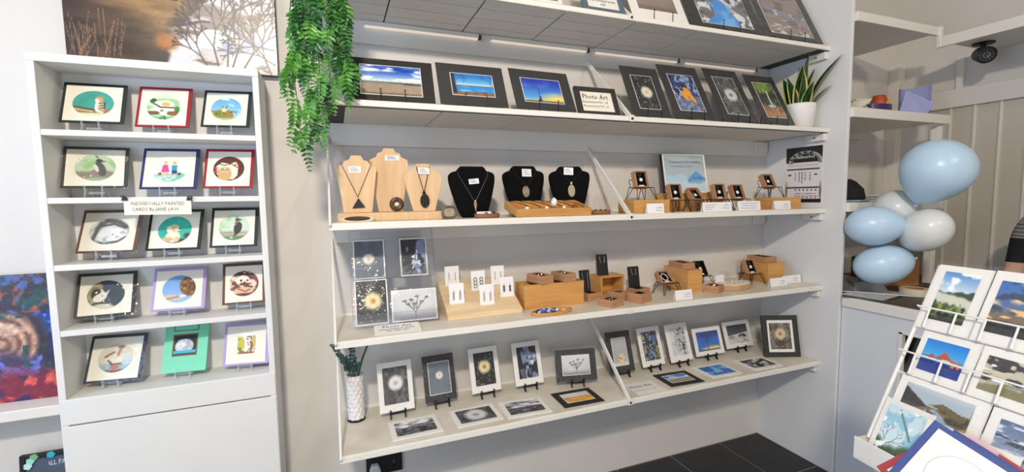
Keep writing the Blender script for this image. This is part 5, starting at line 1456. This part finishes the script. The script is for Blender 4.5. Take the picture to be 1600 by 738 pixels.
W = lambda x, y, z: Vector((x - .02, y + .19, z - 2.2625))
MAIN = [(-.02, -.070, 1.72), (-.05, -.105, 1.80), (.0, -.035, 1.80), (.03, .030, 1.90), (.045, .045, 1.96), (-.05, -.100, 1.94), (.01, -.005, 1.88), (-.03, -.075, 1.90)]
for (x0, tx, tz) in MAIN:
    ty = rs.uniform(-.44, -.40)
    st_ = easel_points([W(x0, -.2, 2.39), W(x0, -.34, 2.44), W(x0 * .5 + tx * .5, ty, 2.32), W(tx + rs.uniform(-.015, .015), ty, (2.3 + tz) / 2), W(tx, ty, tz)], 8)
    MB().tube(st_, .0016, 5).build('stem', M_STEM, fern)
    low = [p for p in st_ if p.z < .08]
    k = 0
    for i, p in enumerate(low):
        for s in (-1, 1):
            if rs.random() < .60: continue
            wx = p.x + .02; room = max(.12, min(1, (p.z + 2.2625 - 1.62) / .35))
            out = s * rs.uniform(.015, .05) * room
            if wx + out < -.118: out = rs.uniform(0, .03)
            if wx + out > .055: out = -rs.uniform(0, .03)
            ln = rs.uniform(.07, .13)
            frond([p, p + Vector((out * .55, rs.uniform(-.03, .0), .004)), p + Vector((out * .95, rs.uniform(-.045, .01), -ln * .5)), p + Vector((out * 1.05, rs.uniform(-.04, .0), -ln))], rs.uniform(.024, .031), dens=.0135)
for (a, m_, e) in (((-.070, 1.76), (-.085, 1.68), (-.078, 1.605)), ((-.105, 1.83), (-.115, 1.74), (-.135, 1.685)), ((-.04, 1.83), (-.03, 1.76), (-.022, 1.715)), ((-.06, 1.78), (-.04, 1.70), (-.025, 1.665)), ((-.10, 1.94), (-.135, 1.90), (-.150, 1.835)), ((.03, 1.93), (.05, 1.88), (.048, 1.80)), ((.045, 1.98), (.068, 1.92), (.072, 1.86)), ((-.07, 1.85), (-.07, 1.78), (-.085, 1.70)), ((-.11, 1.95), (-.13, 1.86), (-.118, 1.785)), ((-.08, 1.74), (-.10, 1.69), (-.125, 1.66))):
    y = rs.uniform(-.45, -.41)
    frond([W(a[0], y, a[1]), W((a[0] + m_[0]) / 2, y, (a[1] + m_[1]) / 2), W(m_[0], y - .01, m_[1]), W(e[0], y - .012, e[1] - .012)], .030, dens=.0135)

sp = thing('snake_plant', 'snake plant with yellow edged leaves in a white pot', 'plant', (2.325, -.285, 1.8435))
MB().lathe([(.052, 0), (.062, .004), (.072, .115), (.074, .132), (.068, .132), (.064, .11), (.001, .108)], 36).build('pot', mat('white_ceramic_pot', (232, 230, 228), .35, .03, 20), sp, smooth=True)
M_SNAKE = mat('snake_leaf', (40, 84, 50), .4, .5, 26, kind='wave', stretch=(.4, .4, 2.4), rgb2=(20, 44, 30))
M_SNEDGE = mat('snake_leaf_edge', (206, 200, 110), .4, .1, 30)
for (bx_, by_, lx, ly, h, wd, tw) in ((-.005, -.01, .01, -.03, .30, .032, .1), (-.03, -.015, -.035, -.04, .22, .032, -.3), (.025, .0, .05, -.02, .225, .032, .4), (-.03, .02, -.055, .02, .17, .028, -.6), (.02, .02, .03, .03, .25, .030, .2), (.035, -.02, .045, -.14, .26, .022, .7), (-.015, -.035, -.03, -.07, .13, .024, -.2), (.03, -.04, .055, -.07, .12, .024, .3), (-.04, 0, -.09, -.02, .16, .016, -.8)):
    n = 9; c = []
    for i in range(n + 1):
        t = i / n; p = Vector((bx_ + lx * t * t, by_ + ly * t * t, .10 + h * t)); w_ = 1.3 * wd * (0.75 + .5 * math.sin(t * PI * .75)) * (1 - t ** 4) + .0006
        ax = Vector((math.cos(tw + .5 * t), math.sin(tw + .5 * t), 0)); c.append((p, ax, w_))
    ib = MB(); eb_ = MB(); vs = []
    for p, ax, w_ in c:
        nrm = Vector((-ax.y, ax.x, 0)) * w_ * .25
        vs += [p - ax * w_ * .78 - nrm * .3, p + nrm, p + ax * w_ * .78 - nrm * .3]
    ib.add(vs, [(i * 3 + k, i * 3 + k + 1, i * 3 + k + 4, i * 3 + k + 3) for i in range(n) for k in range(2)])
    lf = ib.build('leaf', M_SNAKE, sp, smooth=True)
    for s in (-1, 1):
        vs = []
        for p, ax, w_ in c:
            nrm = Vector((-ax.y, ax.x, 0)) * w_ * .25
            vs += [p + ax * s * w_ * .78 - nrm * .3, p + ax * s * w_ * 1.05 - nrm * .45]
        eb_.add(vs, [(i * 2, i * 2 + 1, i * 2 + 3, i * 2 + 2) for i in range(n)])
    eb_.build('leaf_edge', M_SNEDGE, lf)

va = thing('textured_vase', 'white scaled cylinder vase with eucalyptus sprigs', 'vase', (.038, -.105, z5))
MB().lathe([(.034, 0), (.036, .001), (.036, .008), (.034, .010)], 32).build('dark_base', M_BLACK, va)
n, rows = 36, 30; vs = []
for j in range(rows + 1):
    z = .010 + .182 * j / rows
    for k in range(n):
        a = 2 * PI * k / n + (PI / n if (j // 2) % 2 else 0)
        bmp = .0045 * (math.cos(9 * a + (PI if (j // 3) % 2 else 0)) * .5 + .5) * (1 - ((j % 3) / 3))
        r_ = .0310 + bmp; vs.append((r_ * math.cos(2 * PI * k / n), r_ * math.sin(2 * PI * k / n), z))
fs = [(j * n + k, j * n + (k + 1) % n, (j + 1) * n + (k + 1) % n, (j + 1) * n + k) for j in range(rows) for k in range(n)]
vb = MB().add(vs, fs); vb.lathe([(.0335, .190), (.0345, .193), (.0310, .193), (.0300, .10), (.001, .10)], n, cap=False)
vb.build('body', mat('white_bisque', (226, 224, 222), .6, .05, 40), va, smooth=False)
M_EUC = mat('eucalyptus_leaf', (64, 96, 86), .55, .3, 20, rgb2=(40, 68, 62))
for si, (tx, ty, tz) in enumerate(((-.075, -.13, .36), (-.012, -.05, .375), (-.035, -.10, .30), (.012, -.08, .26))):
    P = easel_points([(0, 0, .12), (tx * .2, ty * .2, .2), (tx * .6, ty * .6, .2 + (tz - .2) * .55), (tx, ty, tz)], 6)
    sb = MB().tube(P, .0012, 5).build('stem', mat('dark_stem', (50, 70, 54), .6), va)
    lb = MB()
    for i in range(8, len(P), 1):
        for s in (-1, 1):
            p = P[i]; d = Vector((s * .9, rs.uniform(-.6, .2), rs.uniform(.1, .6))).normalized(); sz = rs.uniform(.014, .021) * (1.15 - .5 * i / len(P))
            u_ = d.cross(Vector((rs.uniform(-.3, .3), -1, .3))).normalized() * sz * .46
            lb.add([p, p + d * sz * .3 + u_, p + d * sz * .75 + u_ * .9, p + d * sz, p + d * sz * .75 - u_ * .9, p + d * sz * .3 - u_], [(0, 1, 2, 3, 4, 5)])
    lb.build('leaves', M_EUC, va)
MB().tube(easel_points([(.005, 0, .15), (.03, -.01, .25), (.055, -.02, .32), (.062, -.03, .378)], 6), [.004] * 12 + [.003] * 6 + [.0012], 6).build('curved_stem', mat('grass_stem', (70, 92, 66), .6, .2, 30), va)

# ------------------------------------------------------------------ socket under the lowest shelf
so = thing('wall_socket', 'black double wall socket under the lowest shelf', 'socket', (.150, -.001, .322))
box('plate', mat('black_plastic', (26, 26, 28), .35), -.078, .078, -.010, 0, -.045, .045, so, bevel=.004)
for cx in (-.04, .04):
    for (dx, dz, w_, h_) in ((0, .004, .0045, .010), (-.011, -.014, .009, .0055), (.011, -.014, .009, .0055)):
        fo = MB()
        for a in ((-w_, -w_ + .0015, -h_ * .5, h_ * .5), (w_ - .0015, w_, -h_ * .5, h_ * .5), (-w_, w_, h_ * .5 - .0015, h_ * .5), (-w_, w_, -h_ * .5, -h_ * .5 + .0015)): fo.box(a[0] * .7, a[1] * .7, -.0108, -.0098, a[2], a[3])
        fo.build('pin_slot', mat('slot_grey', (150, 150, 150), .5), so, (cx, 0, dz))
    box('switch', M_BLACK, cx - .006 + (.014 if cx > 0 else -.014), cx + .006 + (.014 if cx > 0 else -.014), -.013, -.009, .018, .034, so, bevel=.001)
pg = thing('mains_plug', 'white plug with lead in the left side of the socket', 'plug', (.108, -.0115, .312))
MB().prism([(-.022, -.026), (.022, -.026), (.024, .0), (.014, .026), (-.014, .026), (-.024, 0)], -.034, 0).build('body', mat('white_plastic', (206, 210, 208), .4, .05, 30), pg, bevel=.006)
MB().tube(easel_points([(0, -.018, -.024), (.0, -.02, -.08), (.03, -.02, -.2), (.10, -.022, -.295)], 6), .003, 8).build('lead', mat('white_plastic', (206, 210, 208)), pg)

# ------------------------------------------------------------------ balloons above the counter
def balloon(label, c, r, ry, axis, m, k=.32):
    """r: width radius; ry: half length; axis: direction towards the knot"""
    t = thing('balloon', label, 'balloon', c, Vector(axis).to_track_quat('-Z', 'Y').to_euler(), 'balloon cluster')
    pr = []
    for i in range(33):
        a = PI * i / 32; z = -math.cos(a); rr = math.sin(a)
        if z < 0: rr *= 1 - k * (-z) ** 2 * .85
        zz = z * ry * (1 + (k * .55 if z < 0 else 0)); pr.append((max(rr * r, .0012), zz))
    MB().lathe(pr, 40).build('skin', m, t, smooth=True)
    zb = pr[0][1]
    MB().lathe([(.007, zb - .012), (.004, zb - .006), (.0025, zb), (.005, zb + .006)], 14).build('knot', m, t, smooth=True)
    return t


M_BB = mat('pale_blue_latex', (186, 214, 236), .32, .03, 6, spec=.5)
M_BW = mat('white_latex', (224, 226, 224), .3, .03, 6, spec=.5)
balloon('largest pale blue balloon at the top of the cluster', (2.60, -.765, 1.605), .140, .138, (-.05, .42, -1), M_BB, .42)
balloon('small white balloon at the back of the cluster', (2.655, -.578, 1.417), .096, .100, (.1, -.5, -.6), M_BW, .2)
balloon('pale blue balloon touching the partition edge', (2.487, -.575, 1.339), .098, .120, (.75, -.66, .05), M_BB, .2)
balloon('white balloon at the right of the cluster', (2.63, -.720, 1.320), .098, .112, (.25, .75, -.62), M_BW, .45)
balloon('lowest pale blue balloon resting above the counter', (2.555, -.585, 1.142), .098, .125, (.72, -.62, .25), M_BB, .1)

# ------------------------------------------------------------------ alcove and counter clutter
lc = thing('folded_card_sheet', 'large folded lilac card standing on the alcove shelf', 'card', (3.15, -.34, 1.9355), (0, 0, -.12))
M_LIL = mat('lilac_sheet', (160, 166, 214), .7, .05, 12)
cur = []
for i in range(21):
    a = -1.2 + 2.9 * i / 20
    cur.append((.10 * math.sin(a) + .03, .07 * math.cos(a) - .02))
vs = []; hh = lambda i: .165 + .035 * (i / 20)
for i, (x, y) in enumerate(cur): vs += [(x, y, 0), (x, y, hh(i)), (x * 1.006, y + .0015, 0), (x * 1.006, y + .0015, hh(i))]
fs = []
for i in range(20): a, b_ = i * 4, (i + 1) * 4; fs += [(a, b_, b_ + 1, a + 1), (a + 2, a + 3, b_ + 3, b_ + 2), (a + 1, b_ + 1, b_ + 3, a + 3)]
MB().add(vs, fs).build('curved_sheet', M_LIL, lc, smooth=True)
MB().add([(-.125, -.03, 0), (-.02, -.11, 0), (.05, -.10, .07), (-.055, -.02, .155), (-.123, -.029, 0), (-.018, -.108, 0), (.052, -.098, .07), (-.053, -.018, .156)], [(0, 1, 2, 3), (7, 6, 5, 4), (0, 4, 5, 1), (1, 5, 6, 2), (2, 6, 7, 3), (3, 7, 4, 0)]).build('folded_flap', M_LIL, lc)
oj = thing('orange_jar', 'orange jar at the back of the alcove shelf', 'jar', (2.945, -.30, 1.9355))
MB().lathe([(.035, 0), (.042, .02), (.042, .09), (.032, .115), (.03, .125)], 24).build('body', mat('orange_ceramic', (190, 84, 34), .4, .2, 12), oj, smooth=True)
MB().lathe([(.012, -.004), (.016, .0), (.012, .006)], 14, Matrix.Rotation(PI / 2, 4, 'X')).build('yellow_badge', mat('yellow_badge', (226, 160, 50), .5), oj, (.006, -.044, .075))
tag(dish(MB(), .085, .05, .040, .005).build('purple_dish', mat('dark_purple_dish', (58, 36, 100), .4, .1, 20), loc=(2.76, -.405, 1.9355)), 'dark purple dish beside the orange jar', 'dish')
wp = MB()
for k in range(7): wp.box(-.045, .045, -.04, .04, .008 * k, .008 * k + .0075, Matrix.Rotation(.2 * k, 4, 'Z'))
tag(wp.build('cloth_stack', mat('off_white_cloth', (206, 200, 186), .9, .1, 20), loc=(2.60, -.40, 1.9355)), 'small off white cloth stack beside the purple dish', 'cloth')
# lower alcove shelf
bagm = mat('black_fabric', (24, 24, 27), .8, .2, 30)
sk = MB(); sk.lathe([(.06, 0), (.075, .02), (.065, .07), (.03, .11), (.004, .125)], 20)
tag(sk.build('black_pouch', bagm, loc=(2.63, -.36, 1.4556), smooth=True), 'black pouch on the alcove shelf behind the balloons', 'bag')
rs = random.Random(5)
for k in range(5):
    col = ((206, 208, 210), (150, 176, 176), (196, 200, 196), (120, 150, 130), (226, 224, 220))[k]
    tag(MB().box(-.11 + .006 * k, .11 - .006 * k, -.075, .075, 0, .0065).build('booklet', mat('booklet_%d' % k, col, .6, .05, 20), loc=(2.93 + .01 * (k % 2), -.34, 1.4556 + .007 * k), rot=(0, 0, rs.uniform(-.2, .2))),
        ['lowest grey booklet of the pile on the alcove shelf', 'second, teal booklet of the pile on the alcove shelf', 'middle pale booklet of the pile on the alcove shelf', 'fourth, green booklet of the pile on the alcove shelf', 'topmost white booklet of the pile on the alcove shelf'][k], 'booklet', 'pile of booklets on the alcove shelf')
for k in range(2):
    tag(MB().box(-.07, .07, -.05, .05, 0, .005).build('leaflet', mat('leaflet_%d' % k, ((90, 110, 130), (176, 186, 196))[k], .6, .05, 20), loc=(2.555 + .012 * k, -.425, 1.4556 + .0055 * k), rot=(0, 0, .1 + .2 * k)),
        ['lower blue leaflet at the front of the alcove shelf', 'upper pale leaflet at the front of the alcove shelf'][k], 'leaflet')
# on the worktop
cz = .9675
bxw = thing('cardboard_box', 'brown cardboard box on the counter behind the lowest balloon', 'box', (3.02, -.33, cz), (0, 0, -.35))
M_CB = mat('brown_cardboard', (176, 118, 64), .7, .12, 20)
bb_ = MB(); bb_.box(-.13, .13, -.09, .09, 0, .004)
for a in ((-.13, .13, -.09, -.086), (-.13, .13, .086, .09), (-.13, -.126, -.086, .086), (.126, .13, -.086, .086)): bb_.box(a[0], a[1], a[2], a[3], .004, .15)
bb_.build('body', M_CB, bxw)
box('white_papers', M_WHITE, -.12, .12, -.08, .08, .004, .158, bxw)
tp = thing('tape_roll', 'cream roll of tape on the counter edge', 'tape', (2.80, -.60, cz))
MB().lathe([(.040, 0), (.062, 0), (.062, .036), (.040, .036), (.040, 0)], 36, cap=False).build('roll', mat('cream_tape', (214, 204, 176), .5, .05, 30), tp)
MB().lathe([(.036, .001), (.0398, .001), (.0398, .035), (.036, .035), (.036, .001)], 36, cap=False).build('core', M_CB, tp)
tag(MB().lathe([(.05, 0), (.06, .01), (.06, .05), (.045, .06), (.001, .06)], 28).build('black_pot', M_BLACK, loc=(3.30, -.22, cz), smooth=True), 'round black pot behind the cardboard box', 'pot')
rd = thing('red_pouch', 'dark red pouch at the back of the counter alcove', 'bag', (2.75, -.16, cz))
MB().lathe([(.08, 0), (.10, .03), (.09, .09), (.06, .15), (.02, .17), (.002, .172)], 24).build('body', mat('dark_red_cloth', (112, 44, 44), .8, .2, 20, .3), rd, smooth=True)
MB().tube([(.03 * math.cos(k * PI / 8), .03 * math.sin(k * PI / 8), .165) for k in range(16)], .004, 6, closed=True).build('drawstring', M_CORD, rd)
for k, (x, y, rz, m_, lab) in enumerate(((2.58, -.50, .5, (70, 76, 84), 'dark magazine at the corner of the counter'), (2.62, -.52, .15, (196, 200, 206), 'pale sheet of paper on the counter corner'), (2.70, -.40, -.3, (150, 150, 150), 'grey paper bag lying in the counter alcove'))):
    p_ = MB(); p_.box(-.14, .14, -.09, .09, 0, .004)
    if k == 2: p_ = MB().add([(-.1, -.07, 0), (.1, -.07, 0), (.1, .07, 0), (-.1, .07, 0), (-.09, -.06, .05), (.06, -.05, .07), (.07, .06, .05), (-.08, .06, .08)], [(3, 2, 1, 0), (4, 5, 6, 7), (0, 1, 5, 4), (1, 2, 6, 5), (2, 3, 7, 6), (3, 0, 4, 7)])
    tag(p_.build(('magazine', 'paper_sheet', 'paper_bag')[k], mat('counter_paper_%d' % k, m_, .35, .1, 20), loc=(x, y, cz + (.0045 if k == 1 else 0)), rot=(0, 0, rz)), lab, ('magazine', 'paper', 'bag')[k])
tag(MB().tube([(-.15, 0, .005), (.15, 0, .005)], .004, 10).build('metal_ruler', M_SILVER, loc=(2.60, -.545, cz + .0085), rot=(0, 0, -.9)), 'thin metal rod lying along the counter front', 'rod')

# security camera
cc = thing('security_camera', 'black security camera hanging under the overhead shelf', 'camera', (3.37, -.56, 2.3195))
MB().lathe([(.045, -.008), (.048, -.004), (.048, 0)], 24).build('base', M_BLACK, cc)
MB().tube([(0, 0, -.006), (0, 0, -.03), (-.012, -.006, -.042)], .012, 10).build('arm', M_BLACK, cc)
Mx = Matrix.Translation((-.02, -.012, -.068)) @ Vector((-.75, -.62, -.28)).to_track_quat('Z', 'Y').to_matrix().to_4x4()
hd_ = MB().lathe([(.03, -.05), (.038, -.045), (.040, .03), (.044, .034), (.044, .042), (.036, .044)], 28, Mx).build('housing', M_BLACK, cc, smooth=False)
MB().lathe([(.016, .0445), (.016, .05), (.012, .05), (.001, .048)], 20, Mx).build('lens', mat('lens_glass', (40, 40, 46), .1, spec=.8), hd_)
led = MB()
for k in range(12): led.lathe([(.0028, .0443), (.0028, .047), (.001, .0475)], 8, Mx @ Matrix.Translation((.027 * math.cos(k * PI / 6), .027 * math.sin(k * PI / 6), 0)))
led.build('infrared_leds', mat('led_grey', (110, 110, 112), .3), hd_)

# ------------------------------------------------------------------ card rack at the right front
RB = Vector((1.195, -1.351, .9)); RT = -(PI / 2 + .15); RL = .4405
U_ = Vector((math.cos(RT), math.sin(RT), 0)); BK = Vector((-math.sin(RT), math.cos(RT), 0)); V_ = BK * math.sin(RL) + Vector((0, 0, math.cos(RL))); N_ = U_.cross(V_)
rack_p = lambda s, v, n=0: RB + U_ * s + V_ * v + N_ * n
M_RACK = mat('white_wire_rack', (228, 226, 222), .35, .03, 30)
rk = thing('card_rack', 'white sloping wire rack of landscape cards', 'card rack', RB, (0, 0, RT))
LY = lambda v, n: (v * math.sin(RL) - n * math.cos(RL), v * math.cos(RL) + n * math.sin(RL))   # local y,z for slope coords (n = out of the slope)
RWID = .36
for s_ in (0.0, RWID):
    a = LY(0, .0); b_ = LY(.462, .0)
    MB().tube([(s_, *a), (s_, *b_)], .0045, 8).build('side_rail', M_RACK, rk)
    MB().tube([(s_, *b_), (s_, b_[0] + .10, 0.004 - .05)], .0045, 8).build('rear_leg', M_RACK, rk)
for v_, nm in ((.347, 'tier_rail'), (.230, 'tier_rail')):
    MB().tube([(0, *LY(v_, .0)), (.002, *LY(v_, .022)), (RWID - .002, *LY(v_, .022)), (RWID, *LY(v_, .0))], .0022, 8).build('tier_rail', M_RACK, rk)
    MB().tube([(0, *LY(v_ - .05, .0)), (RWID, *LY(v_ - .05, .0))], .0022, 6).build('tier_floor', M_RACK, rk)
    for k in range(8):
        x = .03 + .055 * k + (.01 if v_ < .3 else 0)
        if x < RWID: MB().tube([(x, *LY(v_, .022)), (x, *LY(v_ - .048, .020)), (x, *LY(v_ - .05, .0))], .0022, 6).build('tier_wire', M_RACK, rk)
box('front_tray', M_RACK, -.006, RWID, -.036, -.032, -.045, .006, rk, bevel=.001)
box('tray_floor', M_RACK, -.006, RWID, -.036, .03, -.048, -.045, rk)
box('tray_end', M_RACK, -.006, -.003, -.032, .03, -.045, .002, rk)
tbl = thing('display_table', 'pale display table under the card rack', 'table', (1.05, -1.75, 0), (0, 0, RT))
box('table_top', M_TRIM, -.35, .45, -.14, .35, .815, .849, tbl, bevel=.003)
for (x, y) in ((-.30, -.10), (.40, -.10), (-.30, .31), (.40, .31)): box('leg', M_TRIM, x - .02, x + .02, y - .02, y + .02, 0, .815, tbl)


def rack_card(label, s0, s1, v0, v1, paint, bord, n=.006, paper='white', sleeve=True):
    p = rack_p((s0 + s1) / 2, v0, n)
    return mounted_print('landscape_card', label, p.x, p.y, p.z, RT, RL, s1 - s0, v1 - v0, paper, paint, bord, cat='card', line=False, sleeve=sleeve, group='landscape cards in the wire rack', nx=60)


rack_card('tall card of a grassy coast at the top left of the wire rack', .004, .112, .298, .464, ph_coast, (.018, .018, .016, .026), .007)
rack_card('card of a sunset sky at the top of the wire rack', .116, .226, .298, .466, ph_sunset, (.016, .016, .022, .026), .007)
rack_card('card of a red railway bridge over blue water', .028, .144, .180, .294, ph_redbridge, (.014, .018, .016, .02), .007)
rack_card('card of surf on dark rocks beside the bridge card', .147, .262, .180, .294, ph_surf, (.014, .014, .018, .02), .007)
rack_card('wide card of a river valley in the third tier', .022, .196, .066, .178, ph_valley, (.018, .022, .014, .018), .008)
rack_card('card of grey waves right of the river valley card', .200, .33, .066, .176, ph_waves, (.018, .018, .018, .018), .008)
rack_card('frosty branches card at the bottom left of the wire rack', .012, .118, -.04, .112, ph_frost, (.012, .006, .012, .02), .010)
rack_card('pale frosted card at the bottom of the wire rack', .108, .27, -.04, .100, ph_frost, (.012, .012, .03, .02), .015)

# loose painted cards in the tray: apex-up blue card in front, others behind it
def loose_card(label, apex, right, down, w, h, paper, oval=True):
    c = thing('loose_card', label, 'card', apex, (0, 0, 0), 'loose cards at the front of the rack')
    X = Vector(right).normalized(); Z = -Vector(down); Z = (Z - X * Z.dot(X)).normalized(); Y = Z.cross(X)
    c.rotation_euler = Matrix(((X.x, Y.x, Z.x), (X.y, Y.y, Z.y), (X.z, Y.z, Z.z))).to_euler()
    box('backing', PAPERS[paper], 0, w, 0, .003, -h, 0, c)
    if oval:
        box('cream_mount', M_CREAM, .013, w - .012, -.0012, 0, -h + .012, -.011, c)
        ring = [(w / 2 + w * .29 * math.cos(2 * PI * k / 48), -.0016, -h / 2 + h * .29 * math.sin(2 * PI * k / 48)) for k in range(48)]
        MB().add(ring, [tuple(range(47, -1, -1))]).build('blank_oval', M_TAG, c)
        MB().tube(ring, .0006, 4, closed=True).build('cut_edge', mat('grey_cut', (150, 148, 150), .7), c)
    return c


LR, LD = Vector((.162, -.9112, -.3788)), Vector((-.6286, .2006, -.7514)); LN = Vector((-.7606, -.3598, .5403))
A0 = Vector((1.1335, -1.5094, 1.03))
loose_card('blue bordered cream card lying corner up in front of the rack', A0, LR, LD, .165, .165, 'cobalt')
loose_card('second blue card directly behind the corner-up blue card', A0 + LR * .030 - LN * .010 - LD * .007, LR, LD, .165, .160, 'cobalt', False)
loose_card('dusty pink card behind the blue cards', A0 + LR * .052 - LN * .020 - LD * .018, LR + LD * .06, LD, .15, .15, 'pink', False)
loose_card('red card near the frame edge behind the blue cards', A0 + LR * .098 - LN * .016 - LD * .014, LR + LD * .02, LD, .12, .14, 'red', False)
loose_card('crimson edged card sticking out left of the blue cards', A0 + LR * .004 - LN * .020 + LD * .062, LR + LD * .3, LD - LR * .12, .12, .09, 'red', True)
loose_card('dark indigo card peeping out left of the blue cards', A0 + LR * .004 - LN * .030 + LD * .036, LR + LD * .3, LD, .08, .02, 'indigo', False)

# ------------------------------------------------------------------ person behind the counter (mostly out of frame)
def skin_figure():
    root = thing('person', 'person in a grey striped top with black sleeves behind the counter', 'person', (3.10, -1.09, 0), (0, 0, 0))
    bm_v = []; bm_e = []; rad = []

    def v(p, r): bm_v.append(p); rad.append(r); return len(bm_v) - 1

    def chain(pts, start=None):
        prev = start
        for p, r in pts:
            i = v(p, r)
            if prev is not None: bm_e.append((prev, i))
            prev = i
        return prev
    pel = v((0, 0, .93), (.15, .12))
    ch = chain([((0, 0, 1.08), (.145, .11)), ((-.01, 0, 1.25), (.155, .115)), ((0, 0, 1.38), (.13, .09))], pel)
    nk = chain([((0, 0, 1.46), (.055, .055)), ((-.015, 0, 1.53), (.055, .055)), ((-.03, 0, 1.60), (.085, .09)), ((-.025, 0, 1.68), (.09, .095)), ((-.015, 0, 1.73), (.06, .065))], ch)
    for s in (-1, 1):
        hand = chain([((0, s * .16, 1.385), (.058, .058)), ((.005, s * .205, 1.30), (.055, .055)), ((.01, s * .225, 1.18), (.047, .047)), ((-.01, s * .235, 1.08), (.042, .042)), ((-.10, s * .225, 1.02), (.036, .036)), ((-.20, s * .19, .995), (.027, .027)), ((-.245, s * .175, .99), (.034, .022))], ch)
        for k, L in enumerate((.05, .058, .054, .042)):
            dy = -.024 + .016 * k
            chain([((-.275, s * .175 + dy, .99), (.010, .010)), ((-.275 - L * .55, s * .175 + dy * 1.1, .986), (.009, .009)), ((-.275 - L, s * .175 + dy * 1.1, .978), (.008, .008))], hand)
        chain([((-.235, s * .14, .99), (.011, .011)), ((-.262, s * .12, .985), (.010, .010))], hand)
        chain([((0, s * .09, .86), (.09, .095)), ((-.01, s * .095, .50), (.06, .06)), ((0, s * .1, .10), (.042, .042)), ((-.02, s * .1, .045), (.045, .04)), ((-.13, s * .11, .035), (.038, .03))], pel)
    me = bpy.data.meshes.new('body'); me.from_pydata(bm_v, bm_e, []); me.update()
    o = bpy.data.objects.new('body', me); COL.objects.link(o); o.parent = root
    sk_ = o.modifiers.new('skin', 'SKIN'); sk_.use_smooth_shade = True
    for i, r in enumerate(rad):
        me.skin_vertices[0].data[i].radius = r; me.skin_vertices[0].data[i].use_root = (i == 0)
    ss = o.modifiers.new('sub', 'SUBSURF'); ss.levels = 2; ss.render_levels = 2
    # cloth and skin by height and reach on the one body surface
    m = bpy.data.materials.new('person_clothes_and_skin'); m.use_nodes = True; nt = m.node_tree; b = nt.nodes['Principled BSDF']; b.inputs['Roughness'].default_value = .8
    tc = nt.nodes.new('ShaderNodeTexCoord'); sp_ = nt.nodes.new('ShaderNodeSeparateXYZ'); nt.links.new(tc.outputs['Object'], sp_.inputs[0])

    def mth(op, a, bv):
        n_ = nt.nodes.new('ShaderNodeMath'); n_.operation = op
        for i, q in enumerate((a, bv)):
            if hasattr(q, 'is_linked'): nt.links.new(q, n_.inputs[i])
            else: n_.inputs[i].default_value = q
        return n_.outputs[0]

    def mixc(f, a, c):
        n_ = nt.nodes.new('ShaderNodeMix'); n_.data_type = 'RGBA'; nt.links.new(f, n_.inputs[0])
        for i, q in ((6, a), (7, c)):
            if isinstance(q, tuple): n_.inputs[i].default_value = (*lin(q), 1)
            else: nt.links.new(q, n_.inputs[i])
        return n_.outputs[2]
    X, Y, Z = sp_.outputs
    stripe = mth('GREATER_THAN', mth('FRACT', mth('MULTIPLY', Z, 55.0), 0.0), .5)
    grey = mixc(stripe, (150, 146, 142), (96, 94, 94))
    top = mixc(mth('GREATER_THAN', Z, 1.355), grey, (146, 142, 138))          # plain shoulder above the stripes
    arm = mth('GREATER_THAN', mth('ABSOLUTE', Y, 0.0), .172)
    c1 = mixc(mth('LESS_THAN', Z, 1.275), top, (18, 18, 20))                   # black below
    sleeve_end = mth('MULTIPLY', arm, mth('LESS_THAN', Z, 1.155))
    c2 = mixc(sleeve_end, c1, (206, 164, 140))
    c3 = mixc(mth('GREATER_THAN', Z, 1.455), c2, (206, 164, 140))
    c4 = mixc(mth('LESS_THAN', X, -.19), c3, (206, 164, 140))
    c5 = mixc(mth('LESS_THAN', Z, .9), c4, (40, 42, 54))
    nt.links.new(c5, b.inputs['Base Color'])
    me.materials.append(m)
    # hair, face
    hb = MB()
    hb.lathe([(.0012, .115), (.05, .108), (.09, .07), (.105, .01), (.1, -.05), (.085, -.1), (.06, -.12)], 24, Matrix.Translation((.012, 0, 1.665)) @ Matrix.Diagonal((1.0, .95, 1, 1)))
    hb.build('hair', mat('brown_hair', (84, 60, 42), .6, .4, 60, kind='wave', stretch=(8, 8, .5)), root, smooth=True)
    for s in (-1, 1):
        MB().lathe([(.0012, -.006), (.009, 0), (.0012, .006)], 12, Matrix.Rotation(PI / 2, 4, 'Y')).build('eye', M_ONYX, root, (-.118, s * .034, 1.655), smooth=True)
        MB().lathe([(.002, -.006), (.022, -.002), (.024, .004), (.01, .008)], 14, Matrix.Rotation(PI / 2, 4, 'X')).build('ear', mat('skin_tone', (206, 164, 140), .6, .05, 20), root, (-.02, s * .098, 1.645), smooth=True)
    MB().add([(-.115, -.014, 1.615), (-.115, .014, 1.615), (-.142, 0, 1.618), (-.116, 0, 1.66)], [(0, 2, 1), (0, 3, 2), (1, 2, 3), (0, 1, 3)]).build('nose', mat('skin_tone', (206, 164, 140)), root, smooth=True)
    MB().tube([(-.108, -.024, 1.59), (-.122, 0, 1.588), (-.108, .024, 1.59)], .005, 8).build('mouth', mat('lip_tone', (170, 96, 92), .5), root, smooth=True)


skin_figure()
